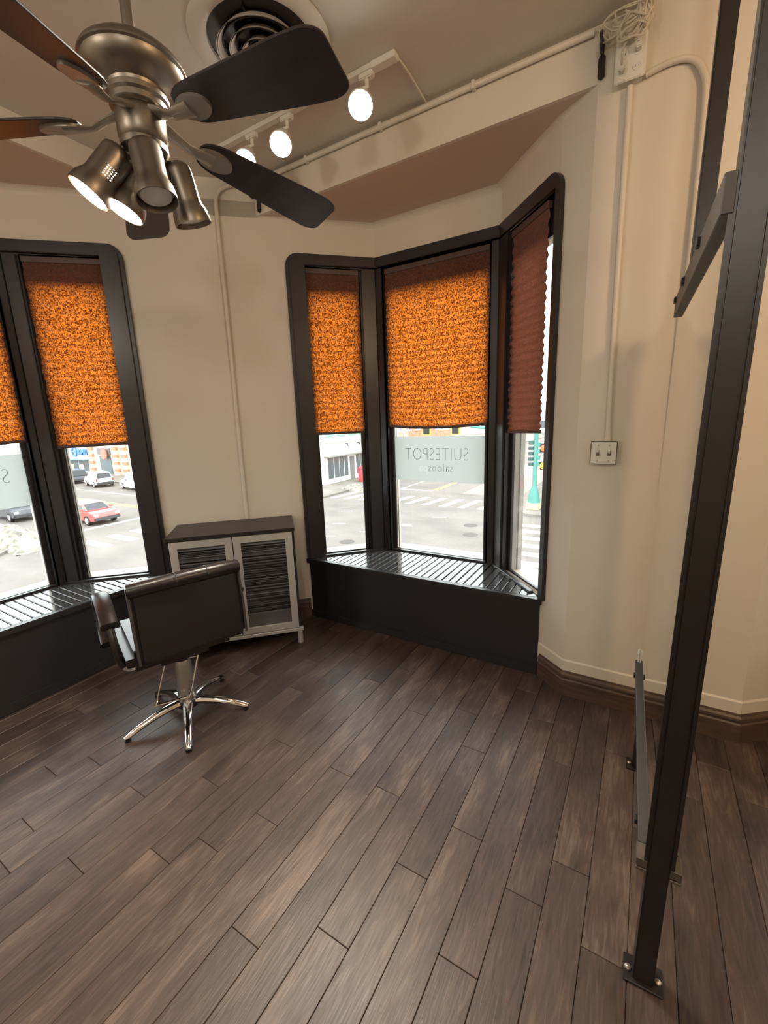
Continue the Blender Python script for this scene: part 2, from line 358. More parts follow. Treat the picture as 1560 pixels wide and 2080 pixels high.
# ================================================================== BAYS
def bay(tagname, loc, rz, soffit, wno, where, sign):
    nick = {'middle_bay': 'bay left of the pilaster', 'left_bay': 'bay behind the salon chair', 'right_bay': 'bay beyond the mirror stand'}[tagname]
    root_M = T(*loc) @ RZ(rz)
    A, B, C, D = [Vector(p) for p in bay_pts(tagname)]
    planes = []
    for p, q in ((A, B), (B, C), (C, D)):
        t = (q-p).normalized(); planes.append((p, t, Vector((-t.y, t.x)), (q-p).length))
    Ap = A-planes[0][1]*(HDR/planes[0][1].y); Dp = D+planes[2][1]*(HDR/-planes[2][1].y)
    opens = [(0.115, planes[0][3]-0.115), (0.065, 0.825), (0.115, planes[2][3]-0.005)]
    if tagname == 'left_bay': opens = [(0.115, planes[0][3]-0.09), (0.055, 0.755), (0.09, planes[2][3]-0.115)]
    ZB, ZT, ZG = 0.475, 2.52, 2.36
    # wall above the windows, soffit, header
    if tagname == 'middle_bay': Dp = Vector((1.862, -HDR))
    if tagname == 'right_bay': Ap = Vector((-0.152, -HDR))
    path = [A, B, C, D]
    if tagname == 'left_bay': path = [Ap]+path
    if tagname == 'right_bay': path = path+[Dp]
    wl = MB().sweep(path, [(0, ZT), (0.16, ZT), (0.16, soffit+0.06), (0, soffit+0.06)])
    # strips beside the outer casings, and the parapet under the panes
    for (p, t, n, L), (a, b) in ((planes[0], (-HDR/planes[0][1].y if tagname == 'left_bay' else 0.0, 0.06)), (planes[2], (planes[2][3]-0.03, planes[2][3]+(HDR/-planes[2][1].y if tagname == 'right_bay' else 0.0)))):
        q0, q1 = p+t*a, p+t*b
        wl.prism([q0, q1, q1+n*0.16, q0+n*0.16], 0, ZT+0.01)
    wl.sweep([A, B, C, D], [(0.02, -0.1), (0.24, -0.1), (0.24, ZB-0.01), (0.02, ZB-0.01)])
    wl.prism([(Ap.x, Ap.y-0.001), (Dp.x, Dp.y-0.001), (Dp.x, Dp.y+0.02), (Ap.x, Ap.y+0.02)], soffit-0.001, CEIL_Z)
    wl.build('wall_'+tagname, WALL, kind='structure').matrix_world = root_M
    so = MB().prism([Ap, A, B, C, D, Dp], soffit, soffit+0.05)
    so.build('ceiling_'+tagname, SOFF, kind='structure').matrix_world = root_M
    r = 0.05
    cv = [(0.002, soffit+0.002), (0.002, soffit-r)]+[(-(r-r*math.cos(a)), soffit-(r-r*math.sin(a))) for a in [i*PI/12 for i in range(1, 6)]]+[(-r, soffit+0.002)]
    MB().sweep([Ap, A, B, C, D, Dp], cv, scales=(0.05, 0.45, 1, 1, 0.45, 0.05), zref=soffit).build('trim_'+tagname, WALL, kind='structure').matrix_world = root_M

    # windows
    for i, ((p, t, n, L), (s0, s1)) in enumerate(zip(planes, opens)):
        PM = Matrix(((t.x, n.x, 0, p.x), (t.y, n.y, 0, p.y), (0, 0, 1, 0), (0, 0, 0, 1)))   # local: s, outward, z
        W = thing('window_%d' % (wno+i), kind='structure'); W.matrix_world = root_M @ PM
        # casing (inside face); outer panes get a rounded outer top corner
        Z1, Z2 = 2.52, 2.592
        def strip(outer, inner, d0, d1, name='casing'):
            m = MB(); k = len(outer)
            vs = [(x, d0, z) for x, z in outer]+[(x, d0, z) for x, z in inner]+[(x, d1, z) for x, z in outer]+[(x, d1, z) for x, z in inner]
            fs = []
            for j in range(k-1):
                fs += [(j, j+1, k+j+1, k+j), (2*k+j, 3*k+j, 3*k+j+1, 2*k+j+1), (j, 2*k+j, 2*k+j+1, j+1), (k+j, k+j+1, 3*k+j+1, 3*k+j)]
            for j in (0, k-1): fs.append((j, k+j, 3*k+j, 2*k+j))
            m.add(vs, fs); return m.build(name, DARK, W, bevel=0.003)
        tanm = math.tan(math.radians(22.9))
        if i == 1:
            for lay, (dz0, dd) in enumerate(((0.0, 0.022), (0.022, 0.034))):
                strip([(-dd*tanm*0+0.0, Z2-dz0), (L, Z2-dz0)], [(0, Z1+0.004), (L, Z1+0.004)], 0.004, -dd)
        else:
            R_ = 0.085; e = 0.0 if i == 0 else L
            for lay, (ins, dd) in enumerate(((0.0, 0.024), (0.024, 0.036)) if not (i == 2 and tagname != 'left_bay') else ((0.0, 0.020),)):
                arc = []
                for j in range(9):
                    a = j*PI/16
                    arc.append((R_-R_*math.cos(a), Z2-R_+R_*math.sin(a)))
                xo0 = (-0.012 if not (i == 2 and tagname != 'left_bay') else -0.035)+ins; rr = max(R_-ins, 0.04)
                outer = [(xo0, ZB-0.0)]+[(xo0+rr-rr*math.cos(j*PI/16), Z2-ins-rr+rr*math.sin(j*PI/16)) for j in range(9)]+[(L, Z2-ins)]
                xi = opens[i][0] if i == 0 else L-opens[i][1]
                inner = [(xi, ZB)]+[(xi, Z1-0.02*(8-j)/8) for j in range(9)]+[(L, Z1+0.004)]
                if i == 2:
                    outer = [(L-x, z) for x, z in outer]; inner = [(L-x, z) for x, z in inner]
                strip(outer, inner, 0.004, -dd)
        # jamb boards lining the opening
        j = MB(); jb = 0.018
        j.box(s0-jb, s0, 0, 0.056, ZB, ZT); j.box(s1, s1+jb, 0, 0.056, ZB, ZT); j.box(s0, s1, 0.0, 0.056, ZT, ZT+jb)
        j.build('jamb', DARK, W)
        # sash: frame around the glass
        sa = MB(); fw = 0.03
        sa.box(s0, s0+fw, 0.038, 0.056, ZB, ZT); sa.box(s1-fw, s1, 0.038, 0.056, ZB, ZT)
        sa.box(s0, s1, 0.038, 0.056, ZG, ZT); sa.box(s0, s1, 0.038, 0.056, ZB, ZB+0.012)
        sa.build('sash', DARK, W, bevel=0.002, seg=1)
        MB().box(s0+0.02, s1-0.02, 0.045, 0.049, ZB+0.004, ZG+0.02).build('glass_pane', 'window_glass', W)
        # exterior reveal boards
        xm = GREYX if i == 2 else CREAMX
        MB().box(s0-0.10, s0+0.012, 0.058, 0.134, ZB-0.08, ZT+0.1).build('reveal_board', xm, W)
        MB().box(s1-0.012, s1+0.10, 0.058, 0.134, ZB-0.08, ZT+0.1).build('reveal_board', CREAMX, W)
        MB().box(s0, s1, 0.058, 0.134, ZG+0.02, ZT+0.1).build('head_board', CREAMX, W)
        MB().box(s0-0.05, s1+0.05, 0.058, 0.18, ZB-0.08, ZB-0.004).build('outer_sill', CREAMX, W)
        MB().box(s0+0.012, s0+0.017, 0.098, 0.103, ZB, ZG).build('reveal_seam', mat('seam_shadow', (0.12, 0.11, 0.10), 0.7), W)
    # corner mullions
    for (pl, ol), (pr_, orr), nm in (((planes[0], opens[0]), (planes[1], opens[1]), 'left'), ((planes[1], opens[1]), (planes[2], opens[2]), 'right')):
        (p, t, n, L), (p2, t2, n2, L2) = pl, pr_
        a = p+t*ol[1]; v = p2; b = p2+t2*orr[0]
        mm = n+n2; mm = mm/mm.dot(n)
        m = MB().prism([a, v, b, b+n2*0.056, v+mm*0.056, a+n*0.056], ZB, ZT+0.02)
        mo = m.build('trim_mullion_'+tagname+'_'+nm, DARK, kind='structure'); mo.matrix_world = root_M
        for (pp, tt, nn, s_a, s_b) in ((p, t, n, ol[1]+0.012, L-0.008), (p2, t2, n2, 0.008, orr[0]-0.012)):
            PM = Matrix(((tt.x, nn.x, 0, pp.x), (tt.y, nn.y, 0, pp.y), (0, 0, 1, 0), (0, 0, 0, 1)))
            if s_b-s_a > 0.015:
                q = MB().box(s_a, s_b, -0.012, 0.001, ZB, ZT).build('mullion_board', DARK, mo, bevel=0.003, M=PM)
        MB().prism([v+mm*0.057, a+n*0.058, a+n*0.134, v+mm*0.134, b+n2*0.134, b+n2*0.058], ZB-0.08, ZT+0.1).build('outer_mullion', CREAMX, mo)

    # bench with slatted top
    fy = 0.0
    bn = thing('window_bench', loc, rz, 'black panelled window bench with slatted glossy top '+where, 'bench', 'window benches')
    MB().box(0.005, 1.705, fy, fy+0.02, 0.05, ZB-0.035).build('front_panel', BENCH, bn)
    MB().box(0.0, 1.71, fy-0.018, fy+0.02, 0.0, 0.055).build('base_trim', BENCH, bn, bevel=0.006)
    MB().box(-0.005, 1.715, fy-0.026, fy+0.02, ZB-0.036, ZB-0.001).build('front_rail', BENCH, bn, bevel=0.004)
    MB().prism([(0.01, 0.005), (1.70, 0.005), (C.x-0.01, C.y-0.004), (B.x+0.005, B.y-0.004)], ZB-0.05, ZB-0.022).build('slat_support', BENCH, bn)
    MB().sweep([(0.06, 0.065), (B.x+0.015, B.y+0.03), (C.x-0.015, C.y+0.03), (1.655, 0.065)], [(0.0, ZB-0.02), (0.0, ZB+0.012), (-0.028, ZB+0.012), (-0.028, ZB-0.02)]).build('back_rail', BENCH, bn, bevel=0.003, seg=1)
    pitch = 0.0485; k = 0; x = 0.03
    while x < 1.68:
        xa, xb = x+0.003, x+pitch-0.003
        def yb(xx):
            if xx < B.x: return B.y*xx/B.x
            if xx > C.x: return C.y*(1.71-xx)/(1.71-C.x)
            return B.y
        ya, yb2 = yb(xa), yb(xb)
        if min(ya, yb2) > 0.012:
            MB().prism([(xa, 0.006), (xb, 0.006), (xb, yb2), (xa, ya)], ZB-0.021, ZB).build('slat', SLAT, bn, bevel=0.0035, seg=2)
        x += pitch

    # pleated blinds
    for i, ((p, t, n, L), (s0, s1)) in enumerate(zip(planes, opens)):
        PM = Matrix(((t.x, n.x, 0, p.x), (t.y, n.y, 0, p.y), (0, 0, 1, 0), (0, 0, 0, 1)))
        side = ('on the pane next to the corner wall', 'on the middle pane', 'on the pane beside the pilaster') if tagname == 'middle_bay' else ('on the first side pane', 'on the middle pane', 'on the pane next to the corner wall') if tagname == 'left_bay' else ('on the splayed pane beside the pilaster', 'on the middle pane', 'on the far side pane')
        zt, zb = 2.515, (1.415, 1.452, 1.40)[i]
        bl = thing('pleated_blind', label='orange-brown pleated blind '+side[i]+', '+nick, cat='blind', group='pleated window blinds')
        bl.matrix_world = root_M @ PM @ T(0, 0.018, 0)
        b0, b1 = s0-0.0+0.004, s1-0.004
        if i == 2 and tagname == 'middle_bay': b1 -= 0.10
        npl = 23; hgt = zt-0.03-zb; m = MB(); nx = 14; rows = npl*2+1
        for rr in range(rows):
            # pleats drawn tighter low down
            u = rr/(rows-1); z = zt-0.03-hgt*(u**0.86)
            d = 0.005*(1 if rr % 2 else -1)
            for c in range(nx+1):
                s = b0+(b1-b0)*c/nx
                sag = (0.018*(1-(2*c/nx-1)**2)*u**3 if i == 1 else (-0.008*(c/nx)*u**2 if i == 2 else 0))
                edge = 0.003*math.sin(rr*0.9+i) if c in (0, nx) else 0
                m.v.append((s+edge, d, z-sag))
        for rr in range(rows-1):
            for c in range(nx):
                a = rr*(nx+1)+c; m.f.append((a, a+1, a+nx+2, a+nx+1))
        m.build('fabric', 'dim_backlit_cloth' if (tagname == 'middle_bay' and i == 2) or (tagname == 'right_bay' and i == 0) else 'shade_cloth', bl)
        MB().box(b0, b1, -0.012, 0.016, zt-0.034, zt).build('head_rail', mat('brown_blind_rail', (0.10, 0.06, 0.05), 0.5), bl, bevel=0.003, seg=1)
        rl = MB(); pts = []
        for c in range(nx+1):
            s = b0+(b1-b0)*c/nx
            sag = (0.018*(1-(2*c/nx-1)**2) if i == 1 else (-0.008*(c/nx) if i == 2 else 0))
            pts.append((s, 0, zb-sag-0.008))
        rl.tube(pts, 0.011, 6, flat=(0.8, 1.0))
        rl.build('bottom_rail', mat('brown_blind_rail', (0.10, 0.06, 0.05), 0.5), bl)

    # frosted sign film with lettering (reads from outside)
    if sign:
        p, t, n, L = planes[1]; s0, s1 = opens[1]
        PM = Matrix(((1, 0, 0, p.x), (0, 1, 0, p.y), (0, 0, 1, 0), (0, 0, 0, 1)))
        sg = thing('window_sign', label='white frosted window sign with reversed salon lettering '+where, cat='sign', group='frosted salon signs')
        sg.matrix_world = root_M @ PM @ T(0, 0.0435, 0)
        a, b = s0+0.021, s1-0.021
        MB().box(a, b, 0, 0.0008, 1.035, 1.362).build('frosted_film', 'frosted_film', sg)
        def text(body, size, xc, z, mt, off, xs):
            cu = bpy.data.curves.new('lettering', 'FONT'); cu.body = body; cu.size = size; cu.align_x = 'CENTER'; cu.offset = off; cu.resolution_u = 4; cu.space_character = 1.05
            to = bpy.data.objects.new('lettering_curve', cu); col.objects.link(to)
            dg = bpy.context.evaluated_depsgraph_get(); me = bpy.data.meshes.new_from_object(to.evaluated_get(dg))
            bpy.data.objects.remove(to)
            me.materials.clear(); me.materials.append(MATS[mt])
            # text XY -> (-s, z), facing outward
            me.transform(Matrix(((-xs, 0, 0, xc), (0, 0, 1, -0.0012), (0, 1, 0, z), (0, 0, 0, 1))))
            o = bpy.data.objects.new('lettering', me); col.objects.link(o); o.parent = sg; return o
        mid = (a+b)/2
        text('SUITESPOT', 0.134, mid-0.012, 1.190, 'letter_film', -0.004, 0.735)
        text('salons', 0.086, mid+0.024, 1.108, 'letter_film', -0.0022, 0.9)
        text('pa', 0.086, mid-0.113, 1.108, 'pale_letter_film', -0.0015, 0.9)

bay('middle_bay', (-2.14, 2.375, 0), 0, 2.80, 1, 'of the bay between corner wall and pilaster', True)
bay('left_bay', (-2.85, -0.03, 0), PI/2, 2.87, 4, 'of the bay behind the salon chair', True)
bay('right_bay', (0.62, 2.375, 0), 0, 2.80, 7, 'of the bay beyond the mirror stand', False)

# ================================================================== STYLING CHAIR
def box_obj(name, mt, parent, x0, x1, y0, y1, z0, z1, bevel=0.0, seg=2, smooth=False, M=None):
    return MB().box(x0, x1, y0, y1, z0, z1).build(name, mt, parent, bevel=bevel, seg=seg, smooth=smooth, M=M)
ch = thing('salon_chair', (-1.96, 1.155, 0), 0, 'dark brown vinyl hydraulic salon chair on a five-armed chrome base', 'chair')
SR = RZ(math.radians(69.8))            # seat swivel, local +Y is the sitter's forward
for k in range(5):
    a = math.radians(-108+72*k); c, s_ = math.cos(a), math.sin(a)
    pts = [(0.035, 0.085), (0.09, 0.083), (0.16, 0.070), (0.23, 0.048), (0.285, 0.026), (0.305, 0.020)]
    leg = MB().tube([(r*c, r*s_, z) for r, z in pts], [0.027, 0.025, 0.022, 0.020, 0.018, 0.011], 10, flat=(0.95, 0.8))
    lo = leg.build('base_leg', CHROME, ch, smooth=True)
    MB().lathe([(0.012, 0.0), (0.015, 0.003), (0.014, 0.012)], 10, T(0.292*c, 0.292*s_, 0)).build('glide', BLACK, lo, smooth=True)
MB().lathe([(0.045, 0.055), (0.052, 0.06), (0.052, 0.092), (0.047, 0.098)], 24).build('base_collar', BLACK, ch, smooth=True)
MB().lathe([(0.043, 0.09), (0.045, 0.10), (0.041, 0.305), (0.034, 0.325), (0.020, 0.330), (0.018, 0.39)], 28).build('pump_column', STEEL, ch, smooth=True)
box_obj('seat_plate', BLACK, ch, -0.11, 0.11, -0.11, 0.11, 0.375, 0.395, M=SR)
# footrest loop swung round to the near side
er, ec = Vector((0.508, 0.8615, 0)), Vector((0.8615, -0.508, 0))
def fp_(r, c, z): return er*r+ec*c+Vector((0, 0, z))
fr = MB().tube(bez([fp_(-0.03, 0.02, 0.332), fp_(-0.072, 0.03, 0.334), fp_(-0.082, 0.034, 0.325), fp_(-0.140, 0.070, 0.160), fp_(-0.138, 0.074, 0.150), fp_(-0.01, 0.076, 0.150), fp_(0.016, 0.074, 0.160), fp_(0.070, 0.040, 0.322), fp_(0.072, 0.034, 0.334), fp_(0.03, 0.02, 0.332)], 5), 0.0055, 8)
fr.build('footrest', CHROME, ch, smooth=True)
# seat cushion, back
MB().box(-0.25, 0.25, -0.15, 0.33, 0.395, 0.50).build('seat_cushion', VINYL, ch, bevel=0.035, seg=4, smooth=True, M=SR)
BM = SR @ T(0.040, -0.155, 0.40) @ RX(math.radians(-6))     # back leans away from the sitter
bk = MB(); nx, nz = 12, 14
def back_pt(u, v, side):
    x = (u-0.5)*0.52; zz = v*0.425
    th = 0.030 if side else -0.045
    y = th+0.012*(1-(2*u-1)**2)*(1 if side else -0.6)
    if v > 0.86: y += (-0.012 if not side else 0.006)*((v-0.86)/0.14)
    return Vector((x, y, zz))
MB().box(-0.248, 0.248, -0.045, 0.035, 0.036, 0.425).build('backrest', VINYL, ch, bevel=0.022, seg=4, smooth=True, M=BM)
MB().tube(bez([(-0.244, -0.038, 0.395), (-0.15, -0.05, 0.40), (0, -0.055, 0.402), (0.15, -0.05, 0.40), (0.244, -0.038, 0.395)], 4), [0.034]*17, 12).build('top_roll', VINYL, ch, smooth=True, M=BM)
for sx in (-1, 1):
    MB().tube([(sx*0.244, -0.040, 0.05), (sx*0.246, -0.047, 0.2), (sx*0.244, -0.046, 0.38)], 0.006, 6).build('piping', SEATM, ch, smooth=True, M=BM)
for xs in (-0.05, 0.09):
    MB().tube(bez([(xs, -0.052, 0.37), (xs, -0.090, 0.40), (xs, -0.065, 0.435), (xs, -0.02, 0.432)], 4), 0.0022, 5).build('seam', SEATM, ch, M=BM)
# padded arms
for sx in (-1, 1):
    prof = bez([(0.0, 0.605), (0.10, 0.648), (0.21, 0.668), (0.31, 0.655), (0.372, 0.600), (0.375, 0.53), (0.335, 0.462), (0.27, 0.425), (0.20, 0.418)], 4) if False else \
        [(p.x, p.y) for p in bez([(0.0, 0.602, 0), (0.10, 0.648, 0), (0.21, 0.670, 0), (0.31, 0.655, 0), (0.372, 0.600, 0), (0.372, 0.53, 0), (0.33, 0.455, 0), (0.25, 0.408, 0)], 4)]
    m = MB(); n = len(prof); w2 = 0.036
    rows = []
    for i, (y, z) in enumerate(prof):
        y0, z0 = prof[max(i-1, 0)]; y1, z1 = prof[min(i+1, n-1)]
        L_ = math.hypot(y1-y0, z1-z0); ny, nz_ = -(z1-z0)/L_, (y1-y0)/L_
        th = 0.022
        for (dx, dn) in ((-w2, -th*0.6), (-w2, th*0.6), (-w2*0.7, th), (w2*0.7, th), (w2, th*0.6), (w2, -th*0.6), (w2*0.7, -th), (-w2*0.7, -th)):
            m.v.append((sx*0.300+0.02+dx, y+ny*dn, z+nz_*dn))
    for i in range(n-1):
        for k in range(8):
            a, b = i*8+k, i*8+(k+1) % 8; m.f.append((a, b, b+8, a+8))
    m.f.append(tuple(range(8))); m.f.append(tuple(range((n-1)*8, n*8)))
    arm = m.build('armrest', VINYL, ch, smooth=True, M=SR)
    MB().tube(bez([(0.02+sx*0.298, 0.03, 0.598), (0.02+sx*0.296, -0.005, 0.53), (0.02+sx*0.290, -0.02, 0.45), (0.02+sx*0.275, -0.015, 0.395)], 5), 0.017, 10).build('arm_support', VINYL, arm, smooth=True, M=SR)
    MB().tube(bez([(0.02+sx*0.276, -0.015, 0.40), (0.02+sx*0.262, -0.01, 0.372), (sx*0.20, 0.0, 0.362), (sx*0.08, 0.0, 0.370)], 5), 0.012, 10).build('arm_tube', CHROME, arm, smooth=True, M=SR)

# ================================================================== STORAGE CABINET
cb = thing('storage_cabinet', (-2.468, 1.458, 0), math.radians(45.3), 'espresso two-door cabinet with silver frames and streaked panels against corner wall', 'cabinet')
CWD, CDP, CHT = 0.775, 0.385, 0.825
carc = MB()
carc.box(0, 0.016, 0.018, CDP, 0.115, CHT-0.02); carc.box(CWD-0.016, CWD, 0.018, CDP, 0.115, CHT-0.02)
carc.box(0, CWD, CDP-0.01, CDP, 0.115, CHT-0.02); carc.box(0, CWD, 0.018, CDP, 0.115, 0.131); carc.box(0.01, CWD-0.01, 0.03, CDP, 0.45, 0.465)
carc.build('carcass', CABW, cb)
box_obj('top', CABW, cb, -0.006, CWD+0.006, -0.004, CDP+0.006, CHT-0.024, CHT, bevel=0.002, seg=1)
box_obj('bottom_rail', ALU, cb, -0.012, CWD+0.012, -0.006, 0.03, 0.092, 0.114, bevel=0.002, seg=1)
for lx in (0.012, CWD-0.012):
    for ly in (0.014, CDP-0.03):
        MB().lathe([(0.017, 0.0), (0.017, 0.093)], 16, T(lx, ly, 0)).build('leg', ALU, cb, smooth=True)
for i, (a, b) in enumerate(((0.016, 0.384), (0.390, CWD-0.016))):
    dr = thing('door'); dr.parent = cb; dr.location = (a, 0, 0.118)
    W_, H_ = b-a, CHT-0.024-0.118-0.004; fw = 0.045
    m = MB()
    for poly in ([(0, 0), (W_, 0), (W_-fw, fw), (fw, fw)], [(W_, 0), (W_, H_), (W_-fw, H_-fw), (W_-fw, fw)], [(W_, H_), (0, H_), (fw, H_-fw), (W_-fw, H_-fw)], [(0, H_), (0, 0), (fw, fw), (fw, H_-fw)]):
        MB().prism(poly, -0.02, 0.0).build('door_frame', ALU, dr, bevel=0.0015, seg=1, M=T(0, 0, 0) @ Matrix(((1, 0, 0, 0), (0, 0, -1, 0), (0, 1, 0, 0), (0, 0, 0, 1))))
    # printed streaked panel and plain grey lower strip
    box_obj('door_panel', 'streak', dr, fw-0.004, W_-fw+0.004, 0.008, 0.014, fw+0.10, H_-fw+0.004)
    box_obj('lower_panel', mat('smoky_grey_panel', (0.11, 0.11, 0.11), 0.3, var=0.3, vscale=1, stretch=(0.5, 0.5, 60)), dr, fw-0.004, W_-fw+0.004, 0.008, 0.014, fw-0.004, fw+0.10)

# ================================================================== MIRROR STAND
ms = thing('mirror_stand', (0.088, 1.05, 0), math.radians(1.5), 'black steel double-post stand holding a tall frameless salon mirror', 'mirror')
PWD = 0.048
ms.rotation_euler[1] = 0.008
for v in (0.0, 0.80):
    ps = box_obj('post', POST, ms, 0, PWD, v, v+PWD, 0.004, CEIL_Z-0.001, bevel=0.004, seg=2)
    fp = box_obj('foot_plate', POST, ms, -0.022, PWD+0.022, v-0.01, v+PWD+0.01, 0.0, 0.008, bevel=0.002, seg=1)
    for sx in (-0.011, PWD+0.011):
        MB().lathe([(0.008, 0.008), (0.008, 0.013), (0.004, 0.016)], 8, T(sx, v+0.02, 0)).build('screw', STEEL, fp, smooth=True)
    box_obj('ceiling_plate', POST, ms, -0.02, PWD+0.02, v-0.01, v+PWD+0.01, CEIL_Z-0.009, CEIL_Z-0.001)
for sx, nm in ((-1, 'left'), (1, 'right')):
    def X(a, b):
        return (-b, -a) if sx < 0 else (PWD+a, PWD+b)
    x0, x1 = X(0.001, 0.006)
    mr = box_obj('mirror_panel', MIRROR, ms, x0, x1, 0.005, 1.0, 0.40, 1.832)
    a, b = X(0.0, 0.008); box_obj('glint_cover', POST, ms, a, b, 0.0, 0.0045, 0.40, 1.832)  # black strip added so the mirror's end face reflects no pendant glow
    x0, x1 = X(0.0, 0.020)
    up = box_obj('top_channel', BARGREY, ms, x0, x1, 0.0, 1.005, 1.832, 1.90, bevel=0.002, seg=1)
    lo = box_obj('bottom_channel', BARGREY, ms, x0, x1, 0.05, 1.005, 0.374, 0.402, bevel=0.002, seg=1)
    for v in (0.30, 0.66, 0.93):
        a, b = X(0.014, 0.028)
        box_obj('clip', BLACK, up, a, b, v, v+0.03, 1.872, 1.892, bevel=0.002, seg=1)
    for v in (0.12, 0.88):
        a, b = X(0.014, 0.027)
        box_obj('clip', BLACK, lo, a, b, v, v+0.022, 0.380, 0.396, bevel=0.002, seg=1)
    a, b = X(0.0, 0.024)
    br = MB().box(a, b, 0.0, 0.05, 0.376, 0.400).box(a, b, -0.002, 0.05, 0.366, 0.374)
    br.build('bracket', mat('dark_bracket', (0.10, 0.08, 0.06), 0.5, 0.4), ms, bevel=0.0015, seg=1)
MB().lathe([(0.0025, 0.385), (0.0025, 0.432)], 8, T(-0.010, 0.985, 0.012)).lathe([(0.005, 0.430), (0.005, 0.448), (0.002, 0.452)], 8, T(-0.010, 0.985, 0.012)).build('rod', WHITEM, ms, smooth=True)

# ================================================================== CEILING FAN
FX, FY = -1.332, 0.904
fan = thing('ceiling_fan', (FX, FY, CEIL_Z), 0, 'brushed nickel ceiling fan with five black blades and four spot lamps', 'ceiling fan')
FZ = lambda z: z-CEIL_Z
MB().lathe([(0.0155, FZ(2.540)), (0.0155, FZ(2.985))], 14).build('downrod', NICKEL, fan, smooth=True)
MB().lathe([(0.062, FZ(2.999)), (0.064, FZ(2.985)), (0.045, FZ(2.955)), (0.022, FZ(2.938))], 24).build('canopy', NICKEL, fan, smooth=True)
MB().lathe([(0.018, FZ(2.553)), (0.030, FZ(2.549)), (0.070, FZ(2.541)), (0.111, FZ(2.525)), (0.133, FZ(2.506)), (0.139, FZ(2.494)), (0.139, FZ(2.489)), (0.133, FZ(2.486)),
            (0.132, FZ(2.479)), (0.122, FZ(2.460)), (0.101, FZ(2.445)), (0.080, FZ(2.437)), (0.078, FZ(2.430)), (0.083, FZ(2.426)), (0.083, FZ(2.414)), (0.077, FZ(2.408)), (0.077, FZ(2.394)), (0.07, FZ(2.39))], 40).build('motor_housing', NICKEL, fan, smooth=True)
MB().lathe([(0.060, FZ(2.392)), (0.066, FZ(2.384)), (0.066, FZ(2.322)), (0.058, FZ(2.312)), (0.064, FZ(2.308)), (0.064, FZ(2.292)), (0.054, FZ(2.284)), (0.02, FZ(2.276))], 32).build('switch_housing', NICKEL, fan, smooth=True)
def blade_mesh():
    m = MB(); outl = []
    r0, r1 = 0.165, 0.675
    def hw(u): return 0.054+0.031*min(1, u/0.8)
    N_ = 16; up_, dn_ = [], []
    us = [0, .02, .05, .09, .14, .2, .3, .45, .6, .75, .88]+[.88+.12*math.sin(i*PI/16) for i in range(1, 9)]
    for u in us:
        r = r0+(r1-r0)*u; h = hw(u)
        if u < 0.14: h *= math.sqrt(max(0, 1-((0.14-u)/0.14)**2))*0.6+0.4
        if u > 0.88: h -= 0.034*(1-math.sqrt(max(0, 1-((u-0.88)/0.12)**2)))
        up_.append((r, h)); dn_.append((r, -h))
    return up_+dn_[::-1]
BO = blade_mesh()
for k in range(5):
    a = math.radians(76.4+72*k)
    # right-hand side (looking outward) raised, slight droop
    BMx = RZ(a) @ T(0, 0, FZ(2.372)) @ RY(math.radians(6.5)) @ RX(math.radians(-14))
    bo = MB().prism(BO, -0.0035, 0.0035).build('blade', BLADE, fan, bevel=0.002, seg=1, M=BMx)
    # bracket: curved arm and oval plate under the blade
    el = [(0.218+0.058*math.cos(t*PI/12), 0.036*math.sin(t*PI/12)) for t in range(24)]
    m = MB().prism(el, -0.012, -0.0036)
    m.tube([(0.060, 0, 0.012), (0.10, 0.0, 0.002), (0.135, 0, -0.012), (0.175, 0, -0.011), (0.21, 0, -0.008)], [0.026, 0.019, 0.017, 0.022, 0.028], 10, flat=(1.0, 0.40))
    m.build('blade_bracket', mat('pale_brushed_nickel', (0.42, 0.385, 0.34), 0.42, 0.8), bo, smooth=True, M=BMx)
